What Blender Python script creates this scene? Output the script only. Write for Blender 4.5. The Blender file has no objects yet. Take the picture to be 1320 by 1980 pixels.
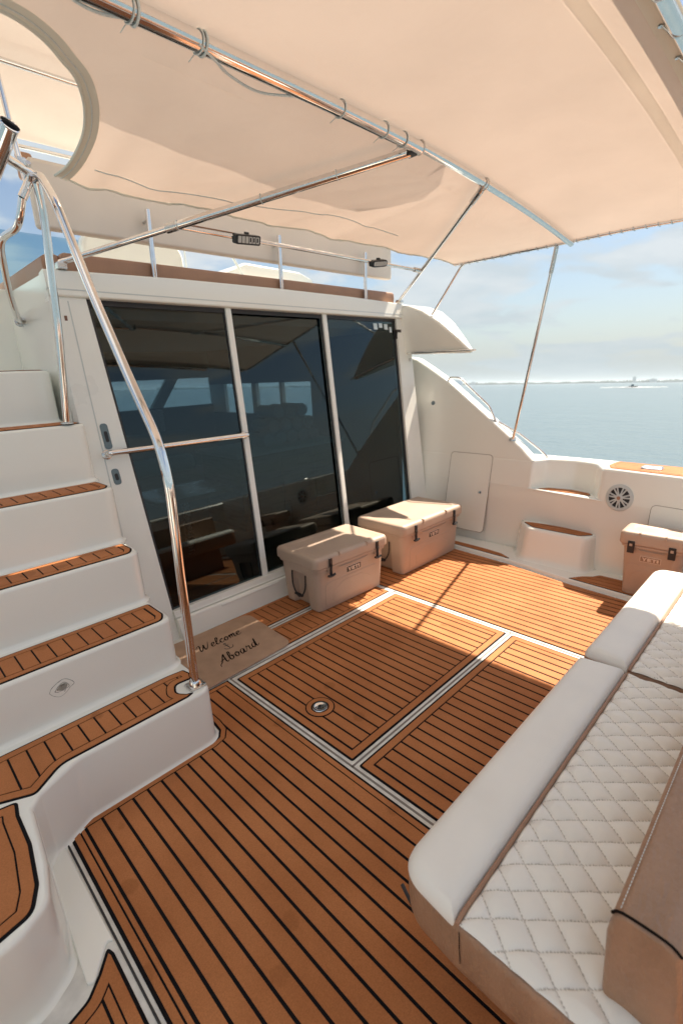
import bpy, bmesh, math, random
from mathutils import Vector, Matrix
R = math.radians
random.seed(7)
C = bpy.context.scene.collection
SC = bpy.context.scene

# ------------------------------------------------------------------ camera
cam = bpy.data.cameras.new('camera'); camo = bpy.data.objects.new('camera', cam); C.objects.link(camo)
cam.sensor_fit = 'VERTICAL'; cam.sensor_height = 36; cam.sensor_width = 24
cam.lens = 938.98 * 36 / 1980
cam.clip_start = 0.02; cam.clip_end = 60000
rt = Vector((0.70282656, -0.70993565, -0.04501335))
dn = Vector((-0.22730579, -0.16416821, -0.95988587))
fw = Vector((0.67406744, 0.68486508, -0.27675426))
camo.matrix_world = Matrix(((rt.x, -dn.x, -fw.x, 0), (rt.y, -dn.y, -fw.y, 0), (rt.z, -dn.z, -fw.z, 1.65), (0, 0, 0, 1)))
cam.dof.use_dof = True; cam.dof.focus_distance = 2.0; cam.dof.aperture_fstop = 2.8
SC.camera = camo

# ------------------------------------------------------------------ light
SUN = Vector((0.692, -0.02, 1.0)).normalized()
sl = bpy.data.lights.new('sun', 'SUN'); so = bpy.data.objects.new('sun', sl); C.objects.link(so)
sl.energy = 4.3; sl.angle = R(0.6); sl.color = (1.0, 0.86, 0.70)
so.rotation_euler = (-SUN).to_track_quat('-Z', 'Y').to_euler(); so.location = (6, 0, 9)
w = bpy.data.worlds.new('World'); SC.world = w; w.use_nodes = True
nt = w.node_tree; nt.nodes.clear(); N = nt.nodes.new; L = nt.links.new
SKY_K = 0.078
sky = N('ShaderNodeTexSky'); sky.sky_type = 'NISHITA'; sky.sun_disc = False
sky.sun_elevation = math.asin(SUN.z); sky.sun_rotation = math.atan2(SUN.x, SUN.y)
sky.air_density = 1.0; sky.dust_density = 0.8; sky.ozone_density = 1.2
tc = N('ShaderNodeTexCoord'); sep = N('ShaderNodeSeparateXYZ'); L(tc.outputs['Generated'], sep.inputs[0])
def wmath(op, a, b=None, clamp=False):
    n = N('ShaderNodeMath'); n.operation = op; n.use_clamp = clamp
    for i, v in enumerate((a, b)):
        if v is None: continue
        if isinstance(v, (int, float)): n.inputs[i].default_value = v
        else: L(v, n.inputs[i])
    return n.outputs[0]
zz = wmath('ADD', sep.outputs[2], wmath('MULTIPLY', sep.outputs[0], 0.041))
den = wmath('ADD', wmath('MAXIMUM', zz, 0.0), 0.16)
cv = N('ShaderNodeCombineXYZ'); L(wmath('DIVIDE', sep.outputs[0], den), cv.inputs[0]); L(wmath('DIVIDE', sep.outputs[1], den), cv.inputs[1]); L(wmath('MULTIPLY', zz, 5.0), cv.inputs[2])
n1 = N('ShaderNodeTexNoise'); n1.inputs['Scale'].default_value = 1.35; n1.inputs['Detail'].default_value = 9; n1.inputs['Roughness'].default_value = 0.55; n1.inputs['Distortion'].default_value = 0.25
L(cv.outputs[0], n1.inputs['Vector'])
r1 = N('ShaderNodeMapRange'); r1.inputs[1].default_value = 0.42; r1.inputs[2].default_value = 0.56; r1.interpolation_type = 'SMOOTHERSTEP'; L(n1.outputs[0], r1.inputs[0])
n2 = N('ShaderNodeTexNoise'); n2.inputs['Scale'].default_value = 2.6; n2.inputs['Detail'].default_value = 7; L(cv.outputs[0], n2.inputs['Vector'])
cr = N('ShaderNodeMix'); cr.data_type = 'RGBA'; cr.inputs['A'].default_value = (3.35, 3.65, 3.8, 1); cr.inputs['B'].default_value = (4.4, 4.45, 4.45, 1)
r2 = N('ShaderNodeMapRange'); r2.inputs[1].default_value = 0.40; r2.inputs[2].default_value = 0.62; L(n2.outputs[0], r2.inputs[0]); L(r2.outputs[0], cr.inputs['Factor'])
mx = N('ShaderNodeMix'); mx.data_type = 'RGBA'
L(wmath('MULTIPLY', r1.outputs[0], 0.85), mx.inputs['Factor']); sv = N('ShaderNodeVectorMath'); sv.operation = 'SCALE'; sv.inputs['Scale'].default_value = 0.66; L(sky.outputs[0], sv.inputs[0]); L(sv.outputs[0], mx.inputs['A']); L(cr.outputs['Result'], mx.inputs['B'])
# pale band of moist air low over the water
hz = wmath('POWER', wmath('SUBTRACT', 1.0, wmath('MAXIMUM', zz, 0.0), True), 4.5, True)
hm = N('ShaderNodeMix'); hm.data_type = 'RGBA'; hm.inputs['B'].default_value = (2.35, 2.8, 3.05, 1)
L(wmath('MULTIPLY', hz, 0.93), hm.inputs['Factor']); L(mx.outputs['Result'], hm.inputs['A'])
bg = N('ShaderNodeBackground'); bg.inputs[1].default_value = SKY_K; L(hm.outputs['Result'], bg.inputs[0])
wo = N('ShaderNodeOutputWorld'); L(bg.outputs[0], wo.inputs[0])
SC.view_settings.view_transform = 'Standard'; SC.view_settings.look = 'None'; SC.view_settings.exposure = 1.42; SC.view_settings.gamma = 1.0
try:
    SC.cycles.max_bounces = 10; SC.cycles.transparent_max_bounces = 16; SC.cycles.diffuse_bounces = 6; SC.cycles.caustics_reflective = False
    SC.cycles.caustics_refractive = False; SC.cycles.sample_clamp_indirect = 6
except Exception: pass

# ------------------------------------------------------------------ materials
def pm(name, col, rough=0.5, metal=0.0, var=0.06, scale=6.0, bump=0.0, bscale=120.0, coat=0.0, spec=0.5, rvar=0.08, trans=None, stretch=(1, 1, 1), var2=None):
    m = bpy.data.materials.new(name); m.use_nodes = True; t = m.node_tree; n = t.nodes; l = t.links
    b = n['Principled BSDF']; b.inputs['Metallic'].default_value = metal; b.inputs['Coat Weight'].default_value = coat
    b.inputs['Coat Roughness'].default_value = 0.08; b.inputs['Specular IOR Level'].default_value = spec
    c = n.new('ShaderNodeTexCoord'); mp = n.new('ShaderNodeMapping'); mp.inputs['Scale'].default_value = stretch; l.new(c.outputs['Object'], mp.inputs[0])
    z = n.new('ShaderNodeTexNoise'); z.inputs['Scale'].default_value = scale; z.inputs['Detail'].default_value = 6; l.new(mp.outputs[0], z.inputs['Vector'])
    mr = n.new('ShaderNodeMapRange'); mr.inputs[1].default_value = 0.3; mr.inputs[2].default_value = 0.7; mr.inputs[3].default_value = 1 - var; mr.inputs[4].default_value = 1 + var; l.new(z.outputs[0], mr.inputs[0])
    mi = n.new('ShaderNodeVectorMath'); mi.operation = 'SCALE'; mi.inputs[0].default_value = col[:3]; l.new(mr.outputs[0], mi.inputs['Scale'])
    l.new(mi.outputs[0], b.inputs['Base Color'])
    rr = n.new('ShaderNodeMapRange'); rr.inputs[1].default_value = 0.3; rr.inputs[2].default_value = 0.7; rr.inputs[3].default_value = max(0.02, rough - rvar); rr.inputs[4].default_value = min(1, rough + rvar)
    l.new(z.outputs[0], rr.inputs[0]); l.new(rr.outputs[0], b.inputs['Roughness'])
    if bump:
        q = n.new('ShaderNodeTexNoise'); q.inputs['Scale'].default_value = bscale; q.inputs['Detail'].default_value = 4; l.new(mp.outputs[0], q.inputs['Vector'])
        bp = n.new('ShaderNodeBump'); bp.inputs['Strength'].default_value = bump; bp.inputs['Distance'].default_value = 0.004; l.new(q.outputs[0], bp.inputs['Height']); l.new(bp.outputs[0], b.inputs['Normal'])
    return m
M = {}
M['gel'] = pm('white_gelcoat', (0.865, 0.885, 0.835), 0.22, var=0.015, scale=1.2, coat=0.4, bump=0.004, bscale=3, rvar=.03)
M['alu'] = pm('white_painted_metal', (0.84, 0.86, 0.82), 0.35, var=0.03, scale=4, coat=0.2)
M['deck'] = pm('nonskid_white', (0.66, 0.65, 0.61), 0.5, var=0.14, scale=14, bump=0.15, bscale=300)
M['tape'] = None
M['gutter'] = pm('gutter_white', (0.70, 0.70, 0.66), 0.4, var=0.16, scale=16, stretch=(1, 1, 1))
M['steel'] = pm('polished_steel', (0.78, 0.78, 0.78), 0.09, metal=1.0, var=0.03, scale=20, rvar=0.04)
M['steel2'] = pm('satin_steel', (0.62, 0.62, 0.61), 0.28, metal=1.0, var=0.06, scale=30)
M['black'] = pm('black_caulk', (0.006, 0.006, 0.008), 0.7, var=0.2, scale=30, spec=0.12)
M['rubber'] = pm('black_rubber', (0.016, 0.018, 0.022), 0.45, var=0.15, scale=30)
M['cool'] = pm('tan_rotomoulded_plastic', (0.48, 0.375, 0.295), 0.46, var=0.05, scale=5, bump=0.10, bscale=420)
M['badge'] = pm('badge_dark', (0.022, 0.019, 0.017), 0.4, var=0.1)
M['badgel'] = pm('badge_light', (0.72, 0.62, 0.52), 0.4, var=0.05)
M['badget'] = pm('badge_tan', (0.30, 0.20, 0.135), 0.5, var=0.05)
M['vinyl'] = pm('white_vinyl', (0.87, 0.855, 0.80), 0.42, var=0.035, scale=5, bump=0.16, bscale=260)
M['leather'] = pm('brown_vinyl', (0.36, 0.212, 0.132), 0.40, var=0.10, scale=9, bump=1.0, bscale=55, stretch=(1, 2.2, 1))
M['coam'] = pm('brown_coaming_vinyl', (0.36, 0.20, 0.125), 0.5, var=0.08, scale=8, bump=0.25, bscale=90)
M['mat'] = pm('tan_carpet', (0.46, 0.315, 0.22), 0.95, var=0.10, scale=10, bump=0.8, bscale=500, spec=0.1)
M['ink'] = pm('dark_print', (0.012, 0.009, 0.008), 0.9, var=0.1, spec=0.1)
M['inkb'] = pm('grey_blue_print', (0.06, 0.06, 0.06), 0.9, var=0.1, spec=0.1)
M['grey'] = pm('grey_plastic', (0.13, 0.19, 0.22), 0.4, var=0.05)
M['lgrey'] = pm('light_grey_plastic', (0.55, 0.60, 0.60), 0.35, var=0.05)
M['groove'] = pm('shadow_gap_seal', (0.22, 0.20, 0.18), 0.7)
M['emb'] = pm('emblem_grey', (0.36, 0.40, 0.38), 0.3, metal=0.4, var=0.2, scale=80)
M['led'] = pm('led_lens', (0.5, 0.52, 0.52), 0.15, var=0.1)
M['rope'] = pm('pale_cord', (0.66, 0.72, 0.72), 0.8, var=0.12, scale=200)
M['wood'] = pm('varnished_cherry', (0.16, 0.065, 0.03), 0.3, var=0.25, scale=5, coat=0.3, stretch=(1, 1, 8))
M['dark'] = pm('dark_interior', (0.05, 0.045, 0.042), 0.7, var=0.15)
M['ceil'] = pm('cabin_headliner', (0.5, 0.49, 0.45), 0.8, var=0.05)
M['towel'] = pm('striped_towel', (0.55, 0.52, 0.48), 0.95, var=0.2, scale=60, bump=0.6, bscale=300)
M['navy'] = pm('navy_fabric', (0.03, 0.05, 0.08), 0.9, var=0.2, scale=40)
M['stick'] = pm('pale_sticker', (0.62, 0.72, 0.75), 0.5, var=0.15, scale=70)
M['cream'] = pm('cream_panel', (0.70, 0.64, 0.57), 0.55, var=0.04, scale=3)
M['land'] = pm('far_trees', (0.055, 0.075, 0.07), 0.9, var=0.3, scale=0.02)
M['bldg'] = pm('far_concrete', (0.42, 0.45, 0.47), 0.8, var=0.15, scale=0.05)
M['bldgb'] = pm('far_blue_cladding', (0.16, 0.33, 0.52), 0.6, var=0.1, scale=0.05)
M['foam'] = pm('foam', (0.42, 0.47, 0.49), 0.8, var=0.2, scale=0.5)

def teak_mat():
    m = bpy.data.materials.new('teak_foam'); m.use_nodes = True; t = m.node_tree; n = t.nodes; l = t.links; b = n['Principled BSDF']
    c = n.new('ShaderNodeTexCoord')
    def noise(sc, det=5, st=(1, 1, 1)):
        mp = n.new('ShaderNodeMapping'); mp.inputs['Scale'].default_value = st; l.new(c.outputs['Object'], mp.inputs[0])
        z = n.new('ShaderNodeTexNoise'); z.inputs['Scale'].default_value = sc; z.inputs['Detail'].default_value = det; l.new(mp.outputs[0], z.inputs['Vector']); return z.outputs[0]
    a = n.new('ShaderNodeMix'); a.data_type = 'RGBA'; a.inputs['A'].default_value = (0.395, 0.150, 0.054, 1); a.inputs['B'].default_value = (0.49, 0.198, 0.076, 1)
    mr = n.new('ShaderNodeMapRange'); mr.inputs[1].default_value = .35; mr.inputs[2].default_value = .65; l.new(noise(3.2, 8), mr.inputs[0]); l.new(mr.outputs[0], a.inputs['Factor'])
    # worn spill stains: round blots of their own shape
    v = n.new('ShaderNodeTexVoronoi'); v.inputs['Scale'].default_value = 4.3; v.feature = 'F1'; l.new(c.outputs['Object'], v.inputs['Vector'])
    ad = n.new('ShaderNodeMath'); ad.operation = 'MULTIPLY_ADD'; ad.inputs[1].default_value = .22; l.new(noise(14, 3), ad.inputs[0]); l.new(v.outputs['Distance'], ad.inputs[2])
    vr = n.new('ShaderNodeMapRange'); vr.inputs[1].default_value = .23; vr.inputs[2].default_value = .27; vr.inputs[3].default_value = 1; vr.inputs[4].default_value = 0; l.new(ad.outputs[0], vr.inputs[0])
    s = n.new('ShaderNodeMix'); s.data_type = 'RGBA'; s.inputs['B'].default_value = (0.29, 0.108, 0.036, 1)
    f = n.new('ShaderNodeMath'); f.operation = 'MULTIPLY'; f.inputs[1].default_value = .5; l.new(vr.outputs[0], f.inputs[0])
    l.new(f.outputs[0], s.inputs['Factor']); l.new(a.outputs['Result'], s.inputs['A'])
    g = n.new('ShaderNodeMix'); g.data_type = 'RGBA'; g.blend_type = 'MULTIPLY'; g.inputs['Factor'].default_value = 1
    gr = n.new('ShaderNodeMapRange'); gr.inputs[1].default_value = .3; gr.inputs[2].default_value = .7; gr.inputs[3].default_value = .86; gr.inputs[4].default_value = 1.12; l.new(noise(260, 3), gr.inputs[0])
    l.new(s.outputs['Result'], g.inputs['A']); l.new(gr.outputs[0], g.inputs['B'])
    l.new(g.outputs['Result'], b.inputs['Base Color'])
    rr = n.new('ShaderNodeMapRange'); rr.inputs[3].default_value = .42; rr.inputs[4].default_value = .75; l.new(noise(5, 6), rr.inputs[0]); l.new(rr.outputs[0], b.inputs['Roughness'])
    b.inputs['Specular IOR Level'].default_value = 0.16
    bp = n.new('ShaderNodeBump'); bp.inputs['Strength'].default_value = .25; bp.inputs['Distance'].default_value = .002; l.new(noise(420, 2), bp.inputs['Height']); l.new(bp.outputs[0], b.inputs['Normal'])
    return m
M['teak'] = teak_mat()

def canvas_mat(name, dif, tra, k, wr=0.5):
    m = bpy.data.materials.new(name); m.use_nodes = True; t = m.node_tree; n = t.nodes; l = t.links; n.clear()
    o = n.new('ShaderNodeOutputMaterial'); d = n.new('ShaderNodeBsdfDiffuse'); tr = n.new('ShaderNodeBsdfTranslucent'); x = n.new('ShaderNodeMixShader')
    c = n.new('ShaderNodeTexCoord'); z = n.new('ShaderNodeTexNoise'); z.inputs['Scale'].default_value = 2.0; z.inputs['Detail'].default_value = 5; l.new(c.outputs['Object'], z.inputs['Vector'])
    mr = n.new('ShaderNodeMapRange'); mr.inputs[1].default_value = .3; mr.inputs[2].default_value = .7; mr.inputs[3].default_value = .95; mr.inputs[4].default_value = 1.05; l.new(z.outputs[0], mr.inputs[0])
    for sh, col in ((d, dif), (tr, tra)):
        s = n.new('ShaderNodeVectorMath'); s.operation = 'SCALE'; s.inputs[0].default_value = col; l.new(mr.outputs[0], s.inputs['Scale']); l.new(s.outputs[0], sh.inputs['Color'])
    z2 = n.new('ShaderNodeTexNoise'); z2.inputs['Scale'].default_value = 4.5; z2.inputs['Detail'].default_value = 3; z2.inputs['Distortion'].default_value = 0.6; l.new(c.outputs['Object'], z2.inputs['Vector'])
    bp = n.new('ShaderNodeBump'); bp.inputs['Strength'].default_value = wr; bp.inputs['Distance'].default_value = .02; l.new(z2.outputs[0], bp.inputs['Height']); l.new(bp.outputs[0], d.inputs['Normal'])
    x.inputs[0].default_value = k; l.new(d.outputs[0], x.inputs[1]); l.new(tr.outputs[0], x.inputs[2]); l.new(x.outputs[0], o.inputs[0]); return m
M['canvas'] = canvas_mat('awning_canvas', (0.68, 0.64, 0.58), (0.80, 0.645, 0.545), 0.185)
def mesh_mat():
    m = canvas_mat('added_shade_mesh', (0.7, 0.68, 0.62), (0.85, 0.8, 0.75), 0.5, 0.1); n = m.node_tree.nodes; l = m.node_tree.links
    o = next(q for q in n if q.type == 'OUTPUT_MATERIAL'); src = o.inputs[0].links[0].from_socket; t = n.new('ShaderNodeBsdfTransparent'); x = n.new('ShaderNodeMixShader'); x.inputs[0].default_value = .55
    l.new(src, x.inputs[1]); l.new(t.outputs[0], x.inputs[2]); l.new(x.outputs[0], o.inputs[0]); return m
M['shade_flap'] = mesh_mat()
M['tape'] = canvas_mat('seam_tape', (0.7, 0.74, 0.66), (0.92, 0.92, 0.86), 0.8, 0.1)
M['binding'] = canvas_mat('awning_binding', (0.80, 0.82, 0.74), (0.4, 0.38, 0.34), 0.12, 0.2)

def glass_mat(name, tint, ior=1.6, rough=0.0):
    m = bpy.data.materials.new(name); m.use_nodes = True; t = m.node_tree; n = t.nodes; l = t.links; n.clear()
    o = n.new('ShaderNodeOutputMaterial'); g = n.new('ShaderNodeBsdfGlossy'); g.inputs['Roughness'].default_value = rough; g.inputs['Color'].default_value = (0.86, 1.0, 1.0, 1)
    tr = n.new('ShaderNodeBsdfTransparent'); tr.inputs[0].default_value = (*tint, 1); f = n.new('ShaderNodeFresnel'); f.inputs[0].default_value = ior
    c = n.new('ShaderNodeTexCoord'); z = n.new('ShaderNodeTexNoise'); z.inputs['Scale'].default_value = 1.1; z.inputs['Detail'].default_value = 1; l.new(c.outputs['Object'], z.inputs['Vector'])
    bp = n.new('ShaderNodeBump'); bp.inputs['Strength'].default_value = 0.05; bp.inputs['Distance'].default_value = 0.01; l.new(z.outputs[0], bp.inputs['Height']); l.new(bp.outputs[0], g.inputs['Normal'])
    x = n.new('ShaderNodeMixShader'); l.new(f.outputs[0], x.inputs[0]); l.new(tr.outputs[0], x.inputs[1]); l.new(g.outputs[0], x.inputs[2])
    # the far face of the slab only lets light out again (tint and reflection are both on the near face)
    ge = n.new('ShaderNodeNewGeometry'); t2 = n.new('ShaderNodeBsdfTransparent'); y = n.new('ShaderNodeMixShader')
    l.new(ge.outputs['Backfacing'], y.inputs[0]); l.new(x.outputs[0], y.inputs[1]); l.new(t2.outputs[0], y.inputs[2]); l.new(y.outputs[0], o.inputs[0]); return m
M['glass'] = glass_mat('tinted_door_glass', (0.135, 0.205, 0.24), 1.57)
M['clear'] = glass_mat('clear_window_glass', (0.8, 0.85, 0.86), 1.4)
M['acryl'] = glass_mat('blue_tinted_acrylic', (0.45, 0.62, 0.70), 1.4)

def water_mat():
    m = bpy.data.materials.new('sea_water'); m.use_nodes = True; t = m.node_tree; n = t.nodes; l = t.links; b = n['Principled BSDF']
    c = n.new('ShaderNodeTexCoord'); b.inputs['Roughness'].default_value = .22; b.inputs['IOR'].default_value = 1.33
    z = n.new('ShaderNodeTexNoise'); z.inputs['Scale'].default_value = .012; z.inputs['Detail'].default_value = 6; l.new(c.outputs['Object'], z.inputs['Vector'])
    a = n.new('ShaderNodeMix'); a.data_type = 'RGBA'; a.inputs['A'].default_value = (0.10, 0.150, 0.178, 1); a.inputs['B'].default_value = (0.125, 0.178, 0.198, 1); l.new(z.outputs[0], a.inputs['Factor']); l.new(a.outputs['Result'], b.inputs['Base Color'])
    h = None
    for sc, am in ((0.25, 1.0), (1.1, .45), (4.5, .16)):
        q = n.new('ShaderNodeTexNoise'); q.inputs['Scale'].default_value = sc; q.inputs['Detail'].default_value = 3; l.new(c.outputs['Object'], q.inputs['Vector'])
        s = n.new('ShaderNodeMath'); s.operation = 'MULTIPLY_ADD'; s.inputs[1].default_value = am; l.new(q.outputs[0], s.inputs[0])
        if h: l.new(h, s.inputs[2])
        else: s.inputs[2].default_value = 0
        h = s.outputs[0]
    bp = n.new('ShaderNodeBump'); bp.inputs['Strength'].default_value = .55; bp.inputs['Distance'].default_value = .5; l.new(h, bp.inputs['Height']); l.new(bp.outputs[0], b.inputs['Normal'])
    return m
M['water'] = water_mat()

# ------------------------------------------------------------------ object helpers
def tag(o, label=None, cat=None, group=None, kind=None):
    if label: o['label'] = label
    if cat: o['category'] = cat
    if group: o['group'] = group
    if kind: o['kind'] = kind
    return o
def thing(name, label, cat, loc=(0, 0, 0), group=None, kind=None):
    o = bpy.data.objects.new(name, None); C.objects.link(o); o.location = loc; o.empty_display_size = 0.1
    return tag(o, label, cat, group, kind)
class MB:
    def __init__(s): s.v = []; s.f = []; s.mi = []
    def add(s, vs, fs, mi=0, mx=None):
        o = len(s.v)
        for p in vs:
            p = Vector(p)
            s.v.append(tuple(mx @ p) if mx else tuple(p))
        for f in fs: s.f.append([i + o for i in f]); s.mi.append(mi)
        return s
    def bm(s, bm, mi=0, mx=None):
        bm.verts.ensure_lookup_table(); bm.verts.index_update()
        s.add([v.co[:] for v in bm.verts], [[v.index for v in f.verts] for f in bm.faces], mi, mx); bm.free(); return s
    def box(s, a, b, bev=0.0, seg=2, mi=0, mx=None):
        bm = bmesh.new(); bmesh.ops.create_cube(bm, size=1)
        for v in bm.verts: v.co = Vector([(a[i] + b[i]) / 2 + v.co[i] * (b[i] - a[i]) for i in range(3)])
        if bev: bmesh.ops.bevel(bm, geom=bm.edges[:], offset=bev, segments=seg, profile=0.5, affect='EDGES')
        return s.bm(bm, mi, mx)
    def tube(s, pts, r, n=14, mi=0, fil=0.0, mx=None, cap=True, rr=None):
        pts = [Vector(p) for p in pts]
        if fil:
            q = [pts[0]]
            for i in range(1, len(pts) - 1):
                a, b, c = pts[i - 1], pts[i], pts[i + 1]; d = min(fil, (a - b).length * .45, (c - b).length * .45)
                p0 = b + (a - b).normalized() * d; p1 = b + (c - b).normalized() * d
                for k in range(9):
                    t = k / 8; q.append(p0 * (1 - t) ** 2 + b * 2 * t * (1 - t) + p1 * t * t)
            q.append(pts[-1]); pts = q
        up = None; vs = []; fs = []
        for i, p in enumerate(pts):
            d = (pts[min(i + 1, len(pts) - 1)] - pts[max(i - 1, 0)]).normalized()
            if up is None: up = Vector((0, 0, 1)) if abs(d.z) < .9 else Vector((1, 0, 0))
            x = up.cross(d).normalized(); y = d.cross(x).normalized(); up = y
            ri = rr[i] if rr else r
            for k in range(n):
                a = 2 * math.pi * k / n; vs.append(p + x * math.cos(a) * ri + y * math.sin(a) * ri)
        m = len(pts)
        for i in range(m - 1):
            for k in range(n):
                k2 = (k + 1) % n; fs.append([i * n + k, i * n + k2, (i + 1) * n + k2, (i + 1) * n + k])
        if cap: fs.append(list(range(n))[::-1]); fs.append([(m - 1) * n + k for k in range(n)])
        return s.add(vs, fs, mi, mx)
    def loft(s, poly, prof, mi=0, mx=None, top=True, bot=True):
        n = len(poly); vs = []; fs = []
        for off, z in prof:
            for p in offset(poly, off): vs.append((p[0], p[1], z))
        for j in range(len(prof) - 1):
            for k in range(n):
                k2 = (k + 1) % n; fs.append([j * n + k, j * n + k2, (j + 1) * n + k2, (j + 1) * n + k])
        if bot: fs.append([k for k in range(n)][::-1])
        if top: fs.append([(len(prof) - 1) * n + k for k in range(n)])
        return s.add(vs, fs, mi, mx)
    def lathe(s, prof, n=32, mi=0, mx=None):
        vs = []; fs = []
        for r_, z in prof:
            for k in range(n): a = 2 * math.pi * k / n; vs.append((r_ * math.cos(a), r_ * math.sin(a), z))
        for j in range(len(prof) - 1):
            for k in range(n): k2 = (k + 1) % n; fs.append([j * n + k, j * n + k2, (j + 1) * n + k2, (j + 1) * n + k])
        if prof[0][0] > 1e-5: fs.append(list(range(n))[::-1])
        if prof[-1][0] > 1e-5: fs.append([(len(prof) - 1) * n + k for k in range(n)])
        return s.add(vs, fs, mi, mx)
    def build(s, name, mats, parent=None, ang=38, smooth=True, loc=None):
        me = bpy.data.meshes.new(name); 
        org = Vector(parent.location) if parent is not None and parent.parent is None else (Vector(parent['org']) if parent is not None and 'org' in parent else Vector((0, 0, 0)))
        own = Vector(loc) if loc is not None else org
        me.from_pydata([tuple(Vector(v) - own) for v in s.v], [], s.f)
        if not isinstance(mats, (list, tuple)): mats = [mats]
        for m in mats: me.materials.append(M[m] if isinstance(m, str) else m)
        me.polygons.foreach_set('material_index', s.mi)
        bm = bmesh.new(); bm.from_mesh(me); bmesh.ops.remove_doubles(bm, verts=bm.verts, dist=1e-6); bmesh.ops.recalc_face_normals(bm, faces=bm.faces); bm.to_mesh(me); bm.free()
        me.validate()
        if smooth: me.shade_smooth(); me.set_sharp_from_angle(angle=R(ang))
        o = bpy.data.objects.new(name, me); C.objects.link(o)
        if smooth and len(s.v) < 6000: wn = o.modifiers.new('weighted', 'WEIGHTED_NORMAL'); wn.keep_sharp = True; wn.weight = 60
        if parent is not None: o.parent = parent; o.location = own - org
        else: o.location = own
        return o
def part(mb, name, mat, parent, **k):
    """part of a thing (thing is an empty); sub-parts parent to meshes whose origin equals the thing's"""
    if parent.type == 'EMPTY': return mb.build(name, mat, parent, **k)
    root = parent.parent; me_o = mb.build(name, mat, root, **k); me_o.parent = parent; me_o.location = (0, 0, 0); return me_o
def area(p): return sum(p[i][0] * p[(i + 1) % len(p)][1] - p[(i + 1) % len(p)][0] * p[i][1] for i in range(len(p))) / 2
def ccw(p): return p if area(p) > 0 else p[::-1]
def offset(p, d):
    """parallel offset (outward positive, CCW input) that keeps the vertex count; edges that vanish collapse to a point"""
    if abs(d) < 1e-9: return [tuple(q) for q in p]
    n = len(p); P = [Vector(q) for q in p]; A = []; Dr = []
    for i in range(n):
        e = P[(i + 1) % n] - P[i]; l = e.length
        if l < 1e-7: A.append(P[i]); Dr.append(None); continue
        e /= l; A.append(P[i] + Vector((e.y, -e.x)) * d); Dr.append(e)
    act = [x is not None for x in Dr]
    def inter(i, j):
        a, u, b, v = A[i], Dr[i], A[j], Dr[j]; den = u.x * v.y - u.y * v.x
        if abs(den) < 1e-4:
            q = P[(i + 1) % n]; return q + (Vector((u.y, -u.x)) + Vector((v.y, -v.x))) * .5 * d
        t = ((b.x - a.x) * v.y - (b.y - a.y) * v.x) / den; return a + u * t
    for _ in range(n):
        idx = [i for i in range(n) if act[i]]
        if len(idx) < 4: break
        m = len(idx); pts = [inter(idx[k - 1], idx[k]) for k in range(m)]; worst = None
        for k in range(m):
            l = (pts[(k + 1) % m] - pts[k]).dot(Dr[idx[k]])
            if l < -1e-7 and (worst is None or l < worst[0]): worst = (l, idx[k])
        bad = [idx[k] for k in range(m) if (pts[(k + 1) % m] - pts[k]).dot(Dr[idx[k]]) < -1e-7]
        if not bad: break
        # drop the shortest original edge among the flipped ones
        b = min(bad, key=lambda q: (P[(q + 1) % n] - P[q]).length); act[b] = False
    idx = [i for i in range(n) if act[i]]; m = len(idx); V_ = {}
    for k in range(m):
        V_[idx[k]] = inter(idx[k - 1], idx[k])
    out = [None] * n
    for k in range(m):
        a = idx[k - 1]; b = idx[k]; q = V_[b]; i = (a + 1) % n
        while True:
            out[i] = (q.x, q.y)
            if i == b: break
            i = (i + 1) % n
    return out
def rp(pts, r=0.0, seg=6):
    """round the corners of a polygon; pts (x,y) or (x,y,r)"""
    n = len(pts); out = []
    for i in range(n):
        a = Vector(pts[i - 1][:2]); b = Vector(pts[i][:2]); c = Vector(pts[(i + 1) % n][:2]); rad = pts[i][2] if len(pts[i]) > 2 else r
        if rad <= 0: out.append((b.x, b.y)); continue
        ang = (a - b).angle(c - b, math.pi)
        if ang > math.pi - .02: out.append((b.x, b.y)); continue
        d = min(rad / math.tan(ang / 2), (a - b).length * .48, (c - b).length * .48)
        p0 = b + (a - b).normalized() * d; p1 = b + (c - b).normalized() * d
        for k in range(seg + 1):
            t = k / seg; q = p0 * (1 - t) ** 2 + b * 2 * t * (1 - t) + p1 * t * t; out.append((q.x, q.y))
    return ccw(out)
def rect(x0, y0, x1, y1, r=0.0, seg=6): return rp([(x0, y0), (x1, y0), (x1, y1), (x0, y1)], r, seg)
def smooth_path(pts, n=6):
    P = [Vector(p) for p in pts]; out = []
    for i in range(len(P) - 1):
        p0 = P[max(i - 1, 0)]; p1 = P[i]; p2 = P[i + 1]; p3 = P[min(i + 2, len(P) - 1)]
        for k in range(n):
            t = k / n; out.append(0.5 * ((2 * p1) + (p2 - p0) * t + (2 * p0 - 5 * p1 + 4 * p2 - p3) * t * t + (-p0 + 3 * p1 - 3 * p2 + p3) * t ** 3))
    out.append(P[-1]); return out
def clip(poly, ax, v, keep_gt):
    out = []
    for i in range(len(poly)):
        a = poly[i - 1]; b = poly[i]; ia = (a[ax] > v) == keep_gt; ib = (b[ax] > v) == keep_gt
        if ia != ib:
            t = (v - a[ax]) / (b[ax] - a[ax]); out.append((a[0] + (b[0] - a[0]) * t, a[1] + (b[1] - a[1]) * t))
        if ib: out.append(b)
    return out
def clean(p, e=1e-4):
    o = []
    for q in p:
        if not o or (Vector(q) - Vector(o[-1])).length > e: o.append(q)
    while len(o) > 2 and (Vector(o[0]) - Vector(o[-1])).length < e: o.pop()
    return o
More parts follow.
